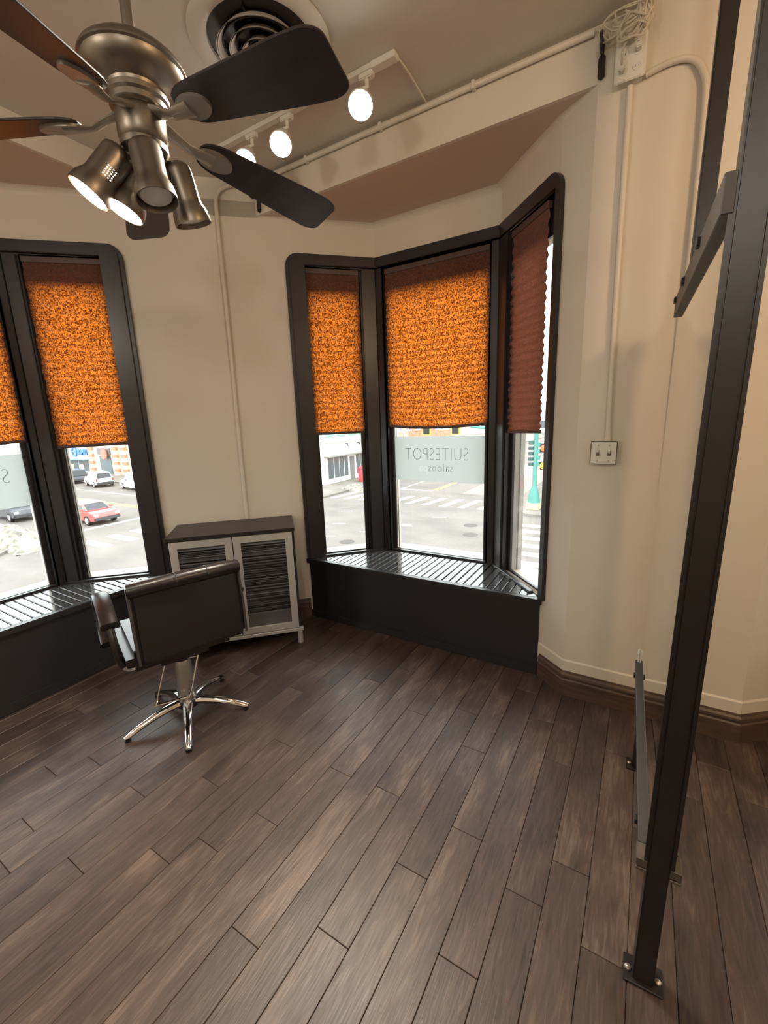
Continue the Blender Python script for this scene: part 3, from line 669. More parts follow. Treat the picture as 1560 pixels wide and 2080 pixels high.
# spot lamps : (azimuth of position, direction vector, lit)
toC = Vector((0.828, -0.561, 0)); rgt = Vector((0.561, 0.828, 0))
lamps = [(-rgt*0.070, (-rgt*0.62+toC*0.02)+Vector((0, 0, -0.80)), True), (-toC*0.050-rgt*0.012, (-rgt*0.46+toC*0.03)+Vector((0, 0, -0.88)), True),
         (toC*0.060, (toC*0.22+rgt*0.10)+Vector((0, 0, -0.97)), False), (rgt*0.078-toC*0.02, (rgt*0.24-toC*0.12)+Vector((0, 0, -0.96)), False)]
for off, d, lit in lamps:
    d = d.normalized(); base = Vector((off.x, off.y, FZ(2.275)))
    if off.dot(rgt) < -0.05: base += Vector((0, 0, -0.0))
    LM = T(*base) @ align(d)
    sh = MB().lathe([(0.004, -0.012), (0.030, -0.010), (0.041, 0.0), (0.043, 0.012), (0.043, 0.088), (0.045, 0.100), (0.053, 0.118), (0.056, 0.140), (0.056, 0.150), (0.0535, 0.150), (0.051, 0.122), (0.041, 0.098), (0.040, 0.02)], 28, LM, cap=False).build('lamp_shade', NICKEL, fan, smooth=True)
    MB().lathe([(0.012, 0.03), (0.016, 0.06), (0.036, 0.098), (0.048, 0.130), (0.042, 0.138), (0.015, 0.142), (0.002, 0.142)], 20, LM).build('bulb', WARM_EMIT if lit else GLASSY, sh, smooth=True)
    MB().tube([(off.x*0.3, off.y*0.3, FZ(2.288)), tuple(base)], 0.008, 8).build('lamp_arm', NICKEL, sh, smooth=True)
    # vent grille dots
    gv = MB()
    for i in range(5):
        for j in range(4):
            gv.box(-0.0016, 0.0016, 0.0425, 0.0434, 0.058+i*0.007, 0.061+i*0.007, LM @ RZ(math.radians(195+j*10)))
    gv.build('vent_grille', emit('grille_glow', (1.0, 0.9, 0.75), 2.0) if lit else BLACK, sh)
    if lit:
        L = bpy.data.lights.new('fan_spot', 'SPOT'); L.energy = 26; L.color = (1.0, 0.86, 0.68); L.spot_size = math.radians(110); L.spot_blend = 0.7; L.shadow_soft_size = 0.045
        lo = bpy.data.objects.new('fan_spot', L); col.objects.link(lo); lo.parent = fan
        lo.matrix_local = T(*(base+d*0.156)) @ align(-d)

# ================================================================== TRACK LIGHT
tk = thing('track_light', (0, 0, CEIL_Z), 0, 'white ceiling track with three lit round spotlight heads', 'track light')
TY = 1.907
box_obj('rail', WHITEM, tk, -2.25, -1.035, TY-0.018, TY+0.018, -0.022, -0.0005, bevel=0.003, seg=1)
box_obj('feed_box', WHITEM, tk, -1.14, -1.02, TY-0.022, TY+0.022, -0.026, -0.0005, bevel=0.004, seg=1)
for hx in (-1.172, -1.644, -1.892):
    hc = Vector((hx-0.012, TY-0.035, -0.145))
    d = Vector((0.30, -0.62, -0.72)).normalized()
    HM = T(*hc) @ align(d)
    h = MB().lathe([(0.006, -0.085), (0.026, -0.082), (0.034, -0.070), (0.036, -0.045), (0.046, -0.010), (0.055, 0.020), (0.056, 0.034), (0.052, 0.036), (0.050, 0.030)], 28, HM, cap=True).build('lamp_head', WHITEM, tk, smooth=True)
    MB().lathe([(0.049, 0.024), (0.0495, 0.034), (0.035, 0.040), (0.001, 0.043)], 28, HM).build('lamp_lens', emit('bright_lamp_lens', (1.0, 0.95, 0.86), 30.0), h, smooth=True)
    MB().tube([(hx, TY, -0.020), (hx, TY, -0.075), (hc.x, hc.y-0.0+0.02, hc.z+0.062)], 0.009, 8).build('stem', WHITEM, h, smooth=True)
    MB().box(hx-0.035, hx+0.035, TY-0.015, TY+0.015, -0.046, -0.020).build('adapter', WHITEM, h, bevel=0.004)
    L = bpy.data.lights.new('track_spot', 'SPOT'); L.energy = 60; L.color = (1.0, 0.88, 0.72); L.spot_size = math.radians(105); L.spot_blend = 0.8; L.shadow_soft_size = 0.05
    lo = bpy.data.objects.new('track_spot', L); col.objects.link(lo); lo.parent = tk
    lo.matrix_local = T(*(hc+d*0.06)) @ align(-d)
MB().tube(bez([(-1.03, TY, -0.006), (-1.028, 2.02, -0.006), (-1.036, 2.14, -0.006), (-1.042, 2.236, -0.007)], 5), 0.0055, 6).build('feed_cable', CONDUIT, tk, smooth=True)

# ================================================================== UNSEEN GLOBE PENDANTS: warm side one inferred, back two added to brighten the room
for (gx, gy), lab in (((1.25, 0.85), 'white glass globe pendant lamp beyond the mirror stand'), ((0.5, -1.2), 'added white glass globe fill lamp near the back wall'), ((-1.6, -1.3), 'added white glass globe fill lamp near the plain left wall')):
    gp = thing('unseen_globe_pendant', (gx, gy, CEIL_Z), 0, lab, 'pendant lamp', 'globe pendants')
    MB().lathe([(0.05, -0.0005), (0.05, -0.02), (0.01, -0.03)], 16).build('rose', NICKEL, gp, smooth=True)
    MB().lathe([(0.006, -0.03), (0.006, -0.31)], 8).build('stem', NICKEL, gp)
    MB().lathe([(0.004, -0.30)]+[(0.13*math.sin(i*PI/14), -0.43+0.13*math.cos(i*PI/14)) for i in range(1, 14)]+[(0.003, -0.56)], 24).build('globe', emit('lit_warm_globe', (1.0, 0.68, 0.37), 54.0) if gx > 1 else emit('fill_globe', (1.0, 0.90, 0.77), 44.0), gp, smooth=True)

# ================================================================== CEILING DIFFUSER
dv = thing('ceiling_vent', (-1.45, 1.56, CEIL_Z), 0, 'round white ceiling air diffuser with concentric rings', 'vent')
MB().lathe([(0.275, -0.0005), (0.278, -0.006), (0.262, -0.016), (0.225, -0.022), (0.208, -0.014), (0.204, -0.001)], 48, cap=False).build('flange', mat('diffuser_white', (0.62, 0.58, 0.51), 0.5), dv, smooth=True)
MB().lathe([(0.205, -0.0008), (0.205, -0.003), (0.001, -0.003)], 40).build('duct_opening', BLACK, dv)
for r in (0.172, 0.124, 0.074):
    MB().lathe([(r, -0.045), (r+0.002, -0.047), (r-0.028, -0.012), (r-0.030, -0.010), (r-0.03, -0.013), (r-0.004, -0.045)], 48, cap=False).build('ring', mat('diffuser_white', (0.62, 0.58, 0.51), 0.5), dv, smooth=True)
    MB().lathe([(r-0.030, -0.004), (r-0.026, -0.03), (r-0.028, -0.032), (r-0.034, -0.004)], 40, cap=False).build('ring_neck', BLACK, dv, smooth=True)
for a in (0, PI/2): MB().box(-0.165, 0.165, -0.004, 0.004, -0.014, -0.006, RZ(a+0.4)).build('spoke', BLACK, dv)

# ================================================================== CONDUITS, SWITCH, OUTLETS, HOOKS
WY = 2.250
c1 = tag(MB().tube([(-0.30, WY-0.016, 2.972), (-1.2, WY-0.016, 2.972), (-2.20, WY-0.016, 2.972), (-2.245, WY-0.026, 2.972), (-2.265, WY-0.036, 2.970)]+
     [(*cpt(s, -0.016), z) for s, z in ((0.79, 2.965), (0.70, 2.960), (0.655, 2.950), (0.615, 2.925), (0.592, 2.885), (0.586, 2.83), (0.583, 2.0), (0.575, 1.2), (0.571, 0.832))], 0.0125, 10).build('electrical_conduit', CONDUIT, smooth=True),
     'cream painted conduit along the header and down the corner wall', 'conduit')
for x in (-0.80, -1.30, -1.80):
    MB().box(x-0.008, x+0.008, WY-0.031, WY, 2.955, 2.989).build('strap', CONDUIT, c1, bevel=0.002, seg=1)
for z in (2.45, 1.40):
    q = cpt(0.58, 0); MB().prism([cpt(0.555, 0), cpt(0.605, 0), cpt(0.605, -0.006), cpt(0.555, -0.006)], z, z+0.012).build('strap', CONDUIT, c1)
c2 = tag(MB().tube([(-0.160, WY-0.016, 2.74), (-0.156, WY-0.016, 2.2), (-0.150, WY-0.016, 1.6), (-0.146, WY-0.016, 1.372)], 0.0115, 10).build('electrical_conduit', CONDUIT, smooth=True),
     'cream vertical conduit running down from outlet box to wall switch', 'conduit')
MB().lathe([(0.015, 0), (0.015, 0.02)], 12, T(-0.146, WY-0.016, 1.358)).build('connector', CONDUIT, c2, smooth=True)
c3 = tag(MB().tube(bez([(-0.11, WY-0.012, 2.762), (-0.03, WY-0.012, 2.772), (0.035, WY-0.012, 2.758), (0.076, WY-0.012, 2.705), (0.092, WY-0.012, 2.60), (0.096, WY-0.012, 2.2), (0.096, WY-0.012, 1.2), (0.096, WY-0.012, 0.22)], 6), 0.0115, 10).build('electrical_conduit', CONDUIT, smooth=True),
     'cream conduit bending from outlet box down behind the mirror stand', 'conduit')
sw = thing('light_switch', (-0.157, 2.252, 1.31), 0, 'square white two-toggle light switch on the pilaster', 'switch')
box_obj('back_box', WHITEM, sw, -0.045, 0.045, -0.038, -0.0005, -0.042, 0.042)
box_obj('cover_plate', WHITEM, sw, -0.055, 0.055, -0.044, -0.038, -0.052, 0.052, bevel=0.003)
for x in (-0.023, 0.023):
    tg = MB().box(-0.005, 0.005, -0.018, 0.002, -0.005, 0.005).build('toggle', WHITEM, sw, bevel=0.0015, seg=1, M=T(x, -0.044, 0.002) @ RX(math.radians(-28)))
    box_obj('toggle_slot', mat('slot_shadow', (0.14, 0.12, 0.10), 0.6), sw, x-0.0065, x+0.0065, -0.0446, -0.0435, -0.013, 0.013)
    for z in (-0.034, 0.034): MB().lathe([(0.0035, 0), (0.0030, 0.001)], 8, T(x, -0.0442, z) @ RX(PI/2)).build('screw', STEEL, sw)
ob = thing('outlet_box', (-0.163, 2.252, 2.81), 0, 'white four-way outlet box with plugs high on the pilaster', 'outlet box')
box_obj('back_box', WHITEM, ob, -0.042, 0.042, -0.045, -0.0005, -0.058, 0.062)
box_obj('cover_plate', WHITEM, ob, -0.053, 0.053, -0.052, -0.045, -0.066, 0.078, bevel=0.003)
for x in (-0.024, 0.024):
    for z in (-0.028, 0.022):
        rc = MB().lathe([(0.016, 0), (0.015, 0.002)], 14, T(x, -0.052, z) @ RX(PI/2)).build('receptacle', WHITEM, ob, smooth=True)
        for dx in (-0.006, 0.006): MB().box(x+dx-0.0012, x+dx+0.0012, -0.0546, -0.0538, z-0.004, z+0.005).build('slot', BLACK, rc)
for x, z in ((-0.026, -0.028), (0.026, 0.026)):
    MB().box(x-0.009, x+0.009, -0.082, -0.0546, z-0.012, z+0.012).build('plug', WHITEM, ob, bevel=0.003)
# tangled white cords hung above the box
rnd = random.Random(3)
def cord(pts, r, label):
    return tag(MB().tube(bez(pts, 7), r, 6).build('extension_cord', mat('ivory_cord', (0.62, 0.56, 0.45), 0.5), smooth=True), label, 'cord', 'cords bunched above the outlet box')
def loops(cx, cz, rx, rz_, n, y, tail, seed, squash=0.5):
    r_ = random.Random(seed); P = []
    for i in range(n*7):
        a = i/7*2*PI+seed
        P.append((cx+rx*(1+0.35*r_.uniform(-1, 1))*math.cos(a)+r_.uniform(-0.008, 0.008), y-0.012*r_.random()-0.004*(i % 3), min(2.985, cz+rz_*(1+0.3*r_.uniform(-1, 1))*math.sin(a))))
    return P+tail
cord(loops(-0.165, 2.905, 0.038, 0.040, 3, WY-0.060, [(-0.185, WY-0.075, 2.85), (-0.189, WY-0.085, 2.80), (-0.189, WY-0.082, 2.785)], 1), 0.0036, 'ivory extension cord looped over the outlet box top and plugged in')
cord(loops(-0.125, 2.945, 0.026, 0.042, 3, WY-0.045, [(-0.13, WY-0.07, 2.88), (-0.137, WY-0.085, 2.85), (-0.137, WY-0.085, 2.838)], 2), 0.0036, 'ivory cord coiled in tall loops beside the ceiling')
cord(loops(-0.225, 2.945, 0.045, 0.042, 2, WY-0.035, [(-0.24, WY-0.03, 2.90), (-0.27, WY-0.03, 2.94), (-0.285, WY-0.03, 2.975)], 3), 0.0033, 'ivory cord looped behind the black iron hook')
cord(loops(-0.185, 2.955, 0.060, 0.028, 2, WY-0.050, [(-0.15, WY-0.05, 2.93), (-0.12, WY-0.05, 2.96), (-0.105, WY-0.05, 2.985)], 5), 0.0034, 'ivory cord crossing flat under the ceiling above the outlet box')
cord(loops(-0.150, 2.875, 0.045, 0.024, 2, WY-0.078, [(-0.12, WY-0.08, 2.90), (-0.10, WY-0.08, 2.93)], 8), 0.0034, 'ivory cord bunched low across the outlet box face')
for x, lab in ((-0.268, 'black iron scroll hook beside the outlet box'), (-2.215, 'black iron scroll hook at the header end by the corner wall')):
    y = WY
    hk = thing('iron_hook', (x, y, 2.82), 0, lab, 'hook', 'iron scroll hooks')
    MB().box(-0.006, 0.006, -0.012, -0.001, 0.05, 0.132).build('back_bar', BLACK, hk, bevel=0.002, seg=1)
    MB().prism([(-0.013, 0.06), (-0.013, -0.005), (0, -0.016), (0.013, -0.005), (0.013, 0.06), (0.006, 0.068), (-0.006, 0.068)], 0, 0.012).build('finial_plate', BLACK, hk, bevel=0.002, seg=1, M=Matrix(((1, 0, 0, 0), (0, 0, -1, -0.001), (0, 1, 0, 0), (0, 0, 0, 1))))
    sp = []
    for i in range(34):
        a = i*0.36; r = 0.042-0.0011*i
        sp.append((0, -0.058+r*math.cos(a), 0.075+r*math.sin(a)))
    MB().tube(sp, 0.0042, 6).build('scroll', BLACK, hk, smooth=True)
    MB().tube([(0, -0.006, 0.125), (0, -0.03, 0.125), (0, -0.058, 0.118)], 0.0042, 6).build('brace', BLACK, hk, smooth=True)

# ================================================================== OUTSIDE: street corner one floor below
GZ = -5.0
ASPH = mat('wet_asphalt', (0.165, 0.148, 0.136), 0.75, var=0.16, vscale=0.35, stretch=(1, 1.6, 1), spec=0.12)
CONC = mat('concrete_pavement', (0.20, 0.182, 0.16), 0.85, var=0.2, vscale=0.5, spec=0.1)
PAINT = mat('road_paint_white', (0.46, 0.44, 0.39), 0.8, var=0.1, vscale=3, spec=0.1)
YEL = mat('road_paint_yellow', (0.55, 0.40, 0.10), 0.7)
REDP = mat('red_lane_paint', (0.48, 0.17, 0.14), 0.7)
SNOW = mat('dirty_snow', (0.25, 0.235, 0.20), 0.9, var=0.45, vscale=3, bump=0.6, bscale=6)
st = MB().box(-160, 120, -40, 180, GZ-0.3, GZ).build('street', ASPH, kind='structure')
def mark(name, mt, x0, x1, y0, y1, z=0.006, shear=0.0):
    return MB().prism([(x0, y0), (x1, y0), (x1+shear, y1), (x0+shear, y1)], GZ-0.001, GZ+z).build(name, mt, st)
for k in range(11):                                   # crossing over the side street
    x = -22.85+1.45*k; mark('crosswalk_stripe', PAINT, x, x+0.52, 28.6, 31.7, shear=0.35)
for k in range(6):                                    # crossing in front of the red car
    y = 9.95+1.45*k; mark('crosswalk_stripe', PAINT, -28.0, -25.4, y, y+0.62)
for k in range(7):                                    # crossing by the signal pole
    y = 16.9+1.36*k; mark('crosswalk_stripe', PAINT, -6.4, -3.0, y, y+0.6)
mark('stop_line', PAINT, -31.5, -31.0, 11.5, 18.2)
mark('stop_line', PAINT, -22.5, -15.9, 34.4, 34.8)
mark('centre_line', YEL, -16.1, -15.95, 34.9, 75); mark('centre_line', YEL, -15.75, -15.6, 34.9, 75)
mark('lane_line', PAINT, -19.3, -19.15, 35, 75)
mark('centre_line', YEL, -80, -31.5, 19.1, 19.25); mark('centre_line', YEL, -80, -31.5, 19.45, 19.6)
mark('lane_line', PAINT, -80, -36, 22.6, 22.75); mark('lane_line', PAINT, -42, -33, 16.2, 16.32)
mark('red_bus_lane', REDP, -13.0, -8.2, 34.2, 75)
for x, y in ((-11.2, 25.4), (-12.3, 22.6), (-13.6, 20.3), (-18.2, 24.6), (-16.4, 21.3), (-16.9, 26.9), (-15.2, 18.6)):
    MB().box(-0.42, 0.42, -0.07, 0.07, GZ, GZ+0.006).build('lane_dash', PAINT, st, M=T(x, y, 0) @ RZ(math.radians(22)))
for x, y in ((-13.46, 18.08), (-7.9, 22.1), (-8.6, 24.1)):
    MB().lathe([(0.42, GZ), (0.42, GZ+0.008)], 20, T(x, y, 0)).build('manhole_cover', mat('manhole_iron', (0.10, 0.092, 0.086), 0.8, spec=0.1), st)
# pavements
for poly, nm in (([(-160, 27.2), (-24.5, 27.2), (-23.2, 28.2), (-23.2, 180), (-160, 180)], 'far_left'), ([(-7.2, 180), (-7.2, 29.0), (-6.2, 27.8), (120, 27.8), (120, 180)], 'far_right'),
                 ([(-160, -40), (-29.5, -40), (-28.6, 7.6), (-30.5, 9.3), (-160, 9.3)], 'near_left'), ([(-8.5, -40), (-8.5, 7.5), (-7, 9.0), (120, 9.0), (120, -40)], 'near')):
    MB().prism(poly, GZ, GZ+0.14).build('pavement_'+nm, CONC, kind='structure')

def windows_on(parent, mt_glass, mt_sill, axis, plane, spans, z0, z1, out):
    for a, b in spans:
        if axis == 'x':       # facade faces +X at x=plane, spans along y
            f = MB().box(plane-0.02, plane+0.03*out, a, b, z0, z1).build('window', mt_glass, parent)
            MB().box(plane-0.02, plane+0.14*out, a-0.12, b+0.12, z0-0.18, z0).build('window_sill', mt_sill, f)
            MB().box(plane-0.02, plane+0.05, (a+b)/2-0.04, (a+b)/2+0.04, z0, z1).build('window_bar', mt_sill, f)
        else:                 # faces -Y at y=plane, spans along x
            f = MB().box(a, b, plane-0.03, plane+0.02, z0, z1).build('window', mt_glass, parent)
            MB().box(a-0.12, b+0.12, plane-0.14, plane+0.02, z0-0.18, z0).build('window_sill', mt_sill, f)
            MB().box((a+b)/2-0.04, (a+b)/2+0.04, plane-0.05, plane+0.02, z0, z1).build('window_bar', mt_sill, f)
GLZ = mat('shop_glass', (0.10, 0.12, 0.13), 0.08)
TRIMW = mat('white_trim', (0.72, 0.71, 0.67), 0.6)
# corner shop: white ground floor, mint upper storey
b1 = thing('corner_building', (0, 0, GZ), 0, 'corner shop with white ground floor and mint green upper storey', 'building')
BZ = lambda z: z-GZ
box_obj('wall', mat('white_render', (0.66, 0.65, 0.61), 0.7), b1, -42, -27.3, 33.4, 44.5, 0.14, BZ(-0.6))
box_obj('upper_wall', mat('mint_render', (0.36, 0.55, 0.49), 0.7), b1, -42, -27.4, 33.5, 44.5, BZ(-0.6), BZ(6.5))
box_obj('canopy', mat('dark_canopy', (0.30, 0.30, 0.29), 0.6), b1, -27.3, -26.5, 33.6, 44.3, BZ(-2.05), BZ(-1.92))
box_obj('cornice', TRIMW, b1, -27.5, -27.1, 33.4, 44.6, BZ(-0.72), BZ(-0.5))
for a, b in ((34.2, 36.0), (36.15, 37.6), (39.2, 40.6), (40.8, 42.6)):
    f = box_obj('shop_window', GLZ, b1, -27.35, -27.26, a, b, BZ(-4.35), BZ(-2.25)); box_obj('glazing_bar', TRIMW, f, -27.3, -27.22, (a+b)/2-0.03, (a+b)/2+0.03, BZ(-4.35), BZ(-2.25))
box_obj('shop_door', mat('dark_door', (0.16, 0.155, 0.15), 0.4), b1, -27.36, -27.25, 38.0, 38.8, 0.14, BZ(-2.4))
windows_on(b1, GLZ, mat('mint_trim', (0.22, 0.40, 0.35), 0.6), 'x', -27.4, [(34.3+2.0*k, 35.3+2.0*k) for k in range(5)], BZ(0.1), BZ(2.0), 1)
for k in range(3): MB().tube([(-27.3, 37.3+2.2*k, BZ(-1.0)), (-26.95, 37.3+2.2*k, BZ(-0.95)), (-26.9, 37.3+2.2*k, BZ(-1.25))], 0.05, 6).build('wall_lamp', BLACK, b1)
b2 = thing('brick_building', (0, 0, GZ), 0, 'orange brick building with white-silled windows down the side street', 'building')
box_obj('wall', mat('orange_brick', (0.46, 0.23, 0.14), 0.8, var=0.25, vscale=2), b2, -42, -27.3, 44.6, 68, 0.14, BZ(9))
windows_on(b2, GLZ, TRIMW, 'x', -27.3, [(46+2.6*k, 47.2+2.6*k) for k in range(8)], BZ(-0.1), BZ(2.0), 1)
box_obj('shopfront', mat('tan_shopfront', (0.45, 0.38, 0.28), 0.7), b2, -27.35, -27.1, 45, 67.5, BZ(-4.8), BZ(-1.6))
# grey shop with blue sign, striped shop, plain infill
b3 = thing('grey_shop', (0, 0, GZ), 0, 'grey shop with a round blue logo and blue lettering', 'building')
GREYW = mat('pale_grey_render', (0.42, 0.43, 0.45), 0.7)
box_obj('wall', GREYW, b3, -88, -70.1, 32, 44, 0.14, BZ(3.5))
for a, b in ((-85.5, -83), (-82.6, -80), (-79.5, -77), (-76.6, -73.9), (-73.5, -70.8)):
    f = box_obj('shop_window', GLZ, b3, a, b, 31.93, 32.02, BZ(-4.6), BZ(-3.0)); box_obj('window_poster', mat('poster_mix', (0.62, 0.45, 0.33), 0.6, var=0.5, vscale=1.5), f, a+0.3, (a+b)/2, 31.90, 31.94, BZ(-4.4), BZ(-3.7))
box_obj('awning', mat('teal_awning', (0.18, 0.30, 0.31), 0.6), b3, -87, -70.2, 31.3, 32, BZ(-2.98), BZ(-2.86))
BLUE = mat('blue_sign_letters', (0.06, 0.22, 0.62), 0.4)
lg = MB()
lg.lathe([(0.80, -0.06), (0.80, 0.06), (0.55, 0.06), (0.55, -0.06), (0.80, -0.06)], 28, T(-74.3, 31.85, BZ(-1.75)) @ RX(PI/2), cap=False)
lg.box(-74.9, -73.7, 31.79, 31.91, BZ(-1.84), BZ(-1.64)).build('logo', BLUE, b3)
cu = bpy.data.curves.new('sign_text', 'FONT'); cu.body = 'BOMKI'; cu.size = 1.15; cu.extrude = 0.06; cu.offset = 0.03
to = bpy.data.objects.new('sign_text', cu); col.objects.link(to)
me = bpy.data.meshes.new_from_object(to.evaluated_get(bpy.context.evaluated_depsgraph_get())); bpy.data.objects.remove(to)
me.materials.clear(); me.materials.append(BLUE); me.transform(Matrix(((0.8, 0, 0, -73.3), (0, 0, -1, 31.88), (0, 1, 0, BZ(-2.2)), (0, 0, 0, 1))))
so_ = bpy.data.objects.new('sign_lettering', me); col.objects.link(so_); so_.parent = b3
b4 = thing('striped_shop', (0, 0, GZ), 0, 'shop front with red and cream striped masonry piers', 'building')
CRM = mat('cream_masonry', (0.62, 0.55, 0.40), 0.8); RBK = mat('red_masonry', (0.48, 0.22, 0.14), 0.8)
box_obj('wall', CRM, b4, -70.0, -48, 32, 44, 0.14, BZ(6.5))
for x in (-69.8, -63.2, -61.0, -56.6, -52.5, -49.4):
    pr_ = box_obj('pier', CRM, b4, x, x+1.1, 31.7, 32.05, 0.14, BZ(4))
    for k in range(7): box_obj('brick_band', RBK, pr_, x-0.02, x+1.12, 31.67, 32.0, 0.5+k*1.0, 0.95+k*1.0)
for a, b in ((-67.2, -64.2), (-55.4, -52.6)):
    box_obj('doorway', mat('dark_glazed_door', (0.12, 0.15, 0.16), 0.2), b4, a, b, 31.9, 32.03, 0.14, BZ(-2.3))
    box_obj('shop_sign', mat('dark_fascia', (0.14, 0.13, 0.13), 0.5), b4, a-0.2, b+0.2, 31.8, 32.02, BZ(-2.1), BZ(-1.2))
MB().lathe([(0.75, -0.08), (0.75, 0.08)], 20, T(-65.0, 31.5, BZ(-2.0)) @ RX(PI/2)).build('round_sign', mat('red_round_sign', (0.62, 0.16, 0.11), 0.5), b4)
b5 = thing('plain_terrace', (0, 0, GZ), 0, 'plain tan terrace between the striped shop and corner shop', 'building')
box_obj('wall', mat('tan_render', (0.48, 0.40, 0.30), 0.8), b5, -47.9, -42.1, 32, 44, 0.14, BZ(6))
windows_on(b5, GLZ, TRIMW, 'y', 32, [(-47+1.7*k, -46+1.7*k) for k in range(3)], BZ(0.3), BZ(2.2), 1)
b6 = thing('far_terrace', (0, 0, GZ), 0, 'pale distant block closing off the side street', 'building')
box_obj('wall', mat('pale_block', (0.58, 0.55, 0.50), 0.8), b6, -60, 40, 150, 165, 0.0, BZ(5))
windows_on(b6, GLZ, TRIMW, 'y', 150, [(-38+4*k, -36+4*k) for k in range(12)], BZ(-3.5), BZ(-1), 1)
b7 = thing('east_building', (0, 0, GZ), 0, 'tan brick block on the far side beyond the signal pole', 'building')
box_obj('wall', mat('tan_brick', (0.42, 0.33, 0.24), 0.8, var=0.2, vscale=2), b7, 0.5, 25, 34, 60, 0.14, BZ(6))
windows_on(b7, GLZ, TRIMW, 'y', 34, [(2+3*k, 3.6+3*k) for k in range(7)], BZ(0), BZ(2.2), 1)

# signal pole
TEAL = mat('teal_pole_paint', (0.05, 0.23, 0.19), 0.4)
sp = thing('signal_pole', (-6.1, 29.55, GZ+0.14), 0, 'teal traffic signal pole with lit red and amber signals', 'signal pole')
box_obj('footing', mat('tan_footing', (0.52, 0.43, 0.28), 0.8), sp, -0.42, 0.42, -0.42, 0.42, 0, 0.45, bevel=0.03)
MB().lathe([(0.42, 0.45), (0.40, 0.55), (0.32, 1.1), (0.20, 1.45), (0.16, 1.6), (0.13, 5.2), (0.12, 7.0)], 16).build('shaft', TEAL, sp, smooth=True)
MB().tube([(0, 0, 5.15), (-1.4, -0.3, 5.3), (-4.6, 0.4, 5.55)], 0.09, 8).build('mast_arm', TEAL, sp, smooth=True)
for k in range(5): box_obj('signal_visor', mat('dark_visor', (0.03, 0.07, 0.065), 0.5), sp, -0.45, -0.15, -0.16, 0.16, 2.9+0.36*k, 3.14+0.36*k, bevel=0.02)
for k in range(4): box_obj('signal_housing', TEAL, sp, 0.10, 0.28, -0.14, 0.14, 2.9+0.42*k, 3.2+0.42*k, bevel=0.02)
for z, c, nm in ((4.10, (1.0, 0.07, 0.03), 'red_lamp'), (2.95, (1.0, 0.22, 0.02), 'amber_lamp')):
    h = box_obj('signal_head', BLACK, sp, 0.30, 0.72, -0.05, 0.2, z-0.28, z+0.28, bevel=0.03)
    MB().lathe([(0.22, 0.0), (0.20, 0.05), (0.02, 0.08)], 16, T(0.51, -0.05, z) @ RX(PI/2)).build(nm, emit(nm, c, 3.0), h)
# overhead signals and lane sign across the side street
ov = thing('overhead_signals', (-20.4, 47.0, GZ-0.9), 0, 'overhead signal arm with yellow-edged heads and white arrow sign', 'traffic signal')
MB().lathe([(0.14, 0.1), (0.12, 7.4)], 12, T(-5.0, 0, 0)).build('pole', mat('grey_pole', (0.25, 0.26, 0.26), 0.5), ov)
MB().tube([(-5.0, 0, 7.2), (8.0, 0, 7.35)], 0.08, 8).build('mast_arm', MATS['grey_pole'], ov)
YB_ = mat('yellow_backplate', (0.75, 0.55, 0.05), 0.5)
for x in (-1.9, 1.75):
    q = box_obj('signal_backplate', YB_, ov, x-0.55, x+0.55, -0.05, 0.0, 5.3, 7.1); box_obj('signal_head', BLACK, q, x-0.38, x+0.38, -0.2, -0.02, 5.42, 7.0)
box_obj('green_sign', TRIMW, ov, -0.75, 0.95, -0.06, 0.0, 5.9, 7.0); MB().lathe([(0.28, 0), (0.28, 0.03)], 16, T(0.1, -0.06, 6.25) @ RX(PI/2)).build('green_disc', mat('green_disc', (0.03, 0.40, 0.27), 0.5), ov)
asg = box_obj('arrow_sign', TRIMW, ov, 4.1, 6.0, -0.08, -0.02, 5.75, 7.3)
m = MB().box(4.98, 5.12, -0.11, -0.09, 6.15, 7.0); m.prism([(4.62, 6.42), (5.05, 5.98), (5.48, 6.42), (5.40, 6.52), (5.05, 6.18), (4.70, 6.52)], 0, 0.02, Matrix(((1, 0, 0, 0), (0, 0, -1, -0.09), (0, 1, 0, 0), (0, 0, 0, 1))))
m.build('arrow', BLACK, asg)
tb = thing('litter_bin', (-25.0, 37.0, GZ+0.14), 0, 'red street bin outside the white corner shop', 'bin')
MB().lathe([(0.42, 0), (0.48, 0.1), (0.50, 1.25), (0.46, 1.35)], 16).build('drum', mat('red_bin_paint', (0.55, 0.06, 0.07), 0.45), tb, smooth=True)
MB().lathe([(0.53, 1.33), (0.53, 1.42), (0.30, 1.6), (0.02, 1.64)], 16).build('lid', mat('red_bin_paint', (0.55, 0.06, 0.07), 0.45), tb, smooth=True)
def snow(loc, L, W_, H_, seed, label):
    r_ = random.Random(seed); m = MB(); nx, ny = 36, 12
    for i in range(nx+1):
        for j in range(ny+1):
            u, v = i/nx*2-1, j/ny*2-1
            h = max(0, (1-u*u)*(1-v*v))**0.5*H_
            h *= 0.75+0.5*r_.random()
            m.v.append((u*L/2+r_.uniform(-.08, .08), v*W_/2+r_.uniform(-.06, .06), h))
    for i in range(nx):
        for j in range(ny):
            a = i*(ny+1)+j; m.f.append((a, a+ny+1, a+ny+2, a+1))
    o = m.build('snow_pile', SNOW); o.location = loc; return tag(o, label, 'snow', 'ploughed snow piles')
snow((-32.5, 9.6, GZ+0.0), 8.5, 2.2, 0.85, 1, 'long dirty snow bank along the kerb by the dark car')
snow((-22.8, 32.8, GZ), 3.2, 1.8, 0.5, 2, 'low snow heap on the kerb by the corner shop')
snow((-31.5, 27.4, GZ), 5.5, 1.5, 0.5, 3, 'ridge of snow on the far kerb left of the corner shop')

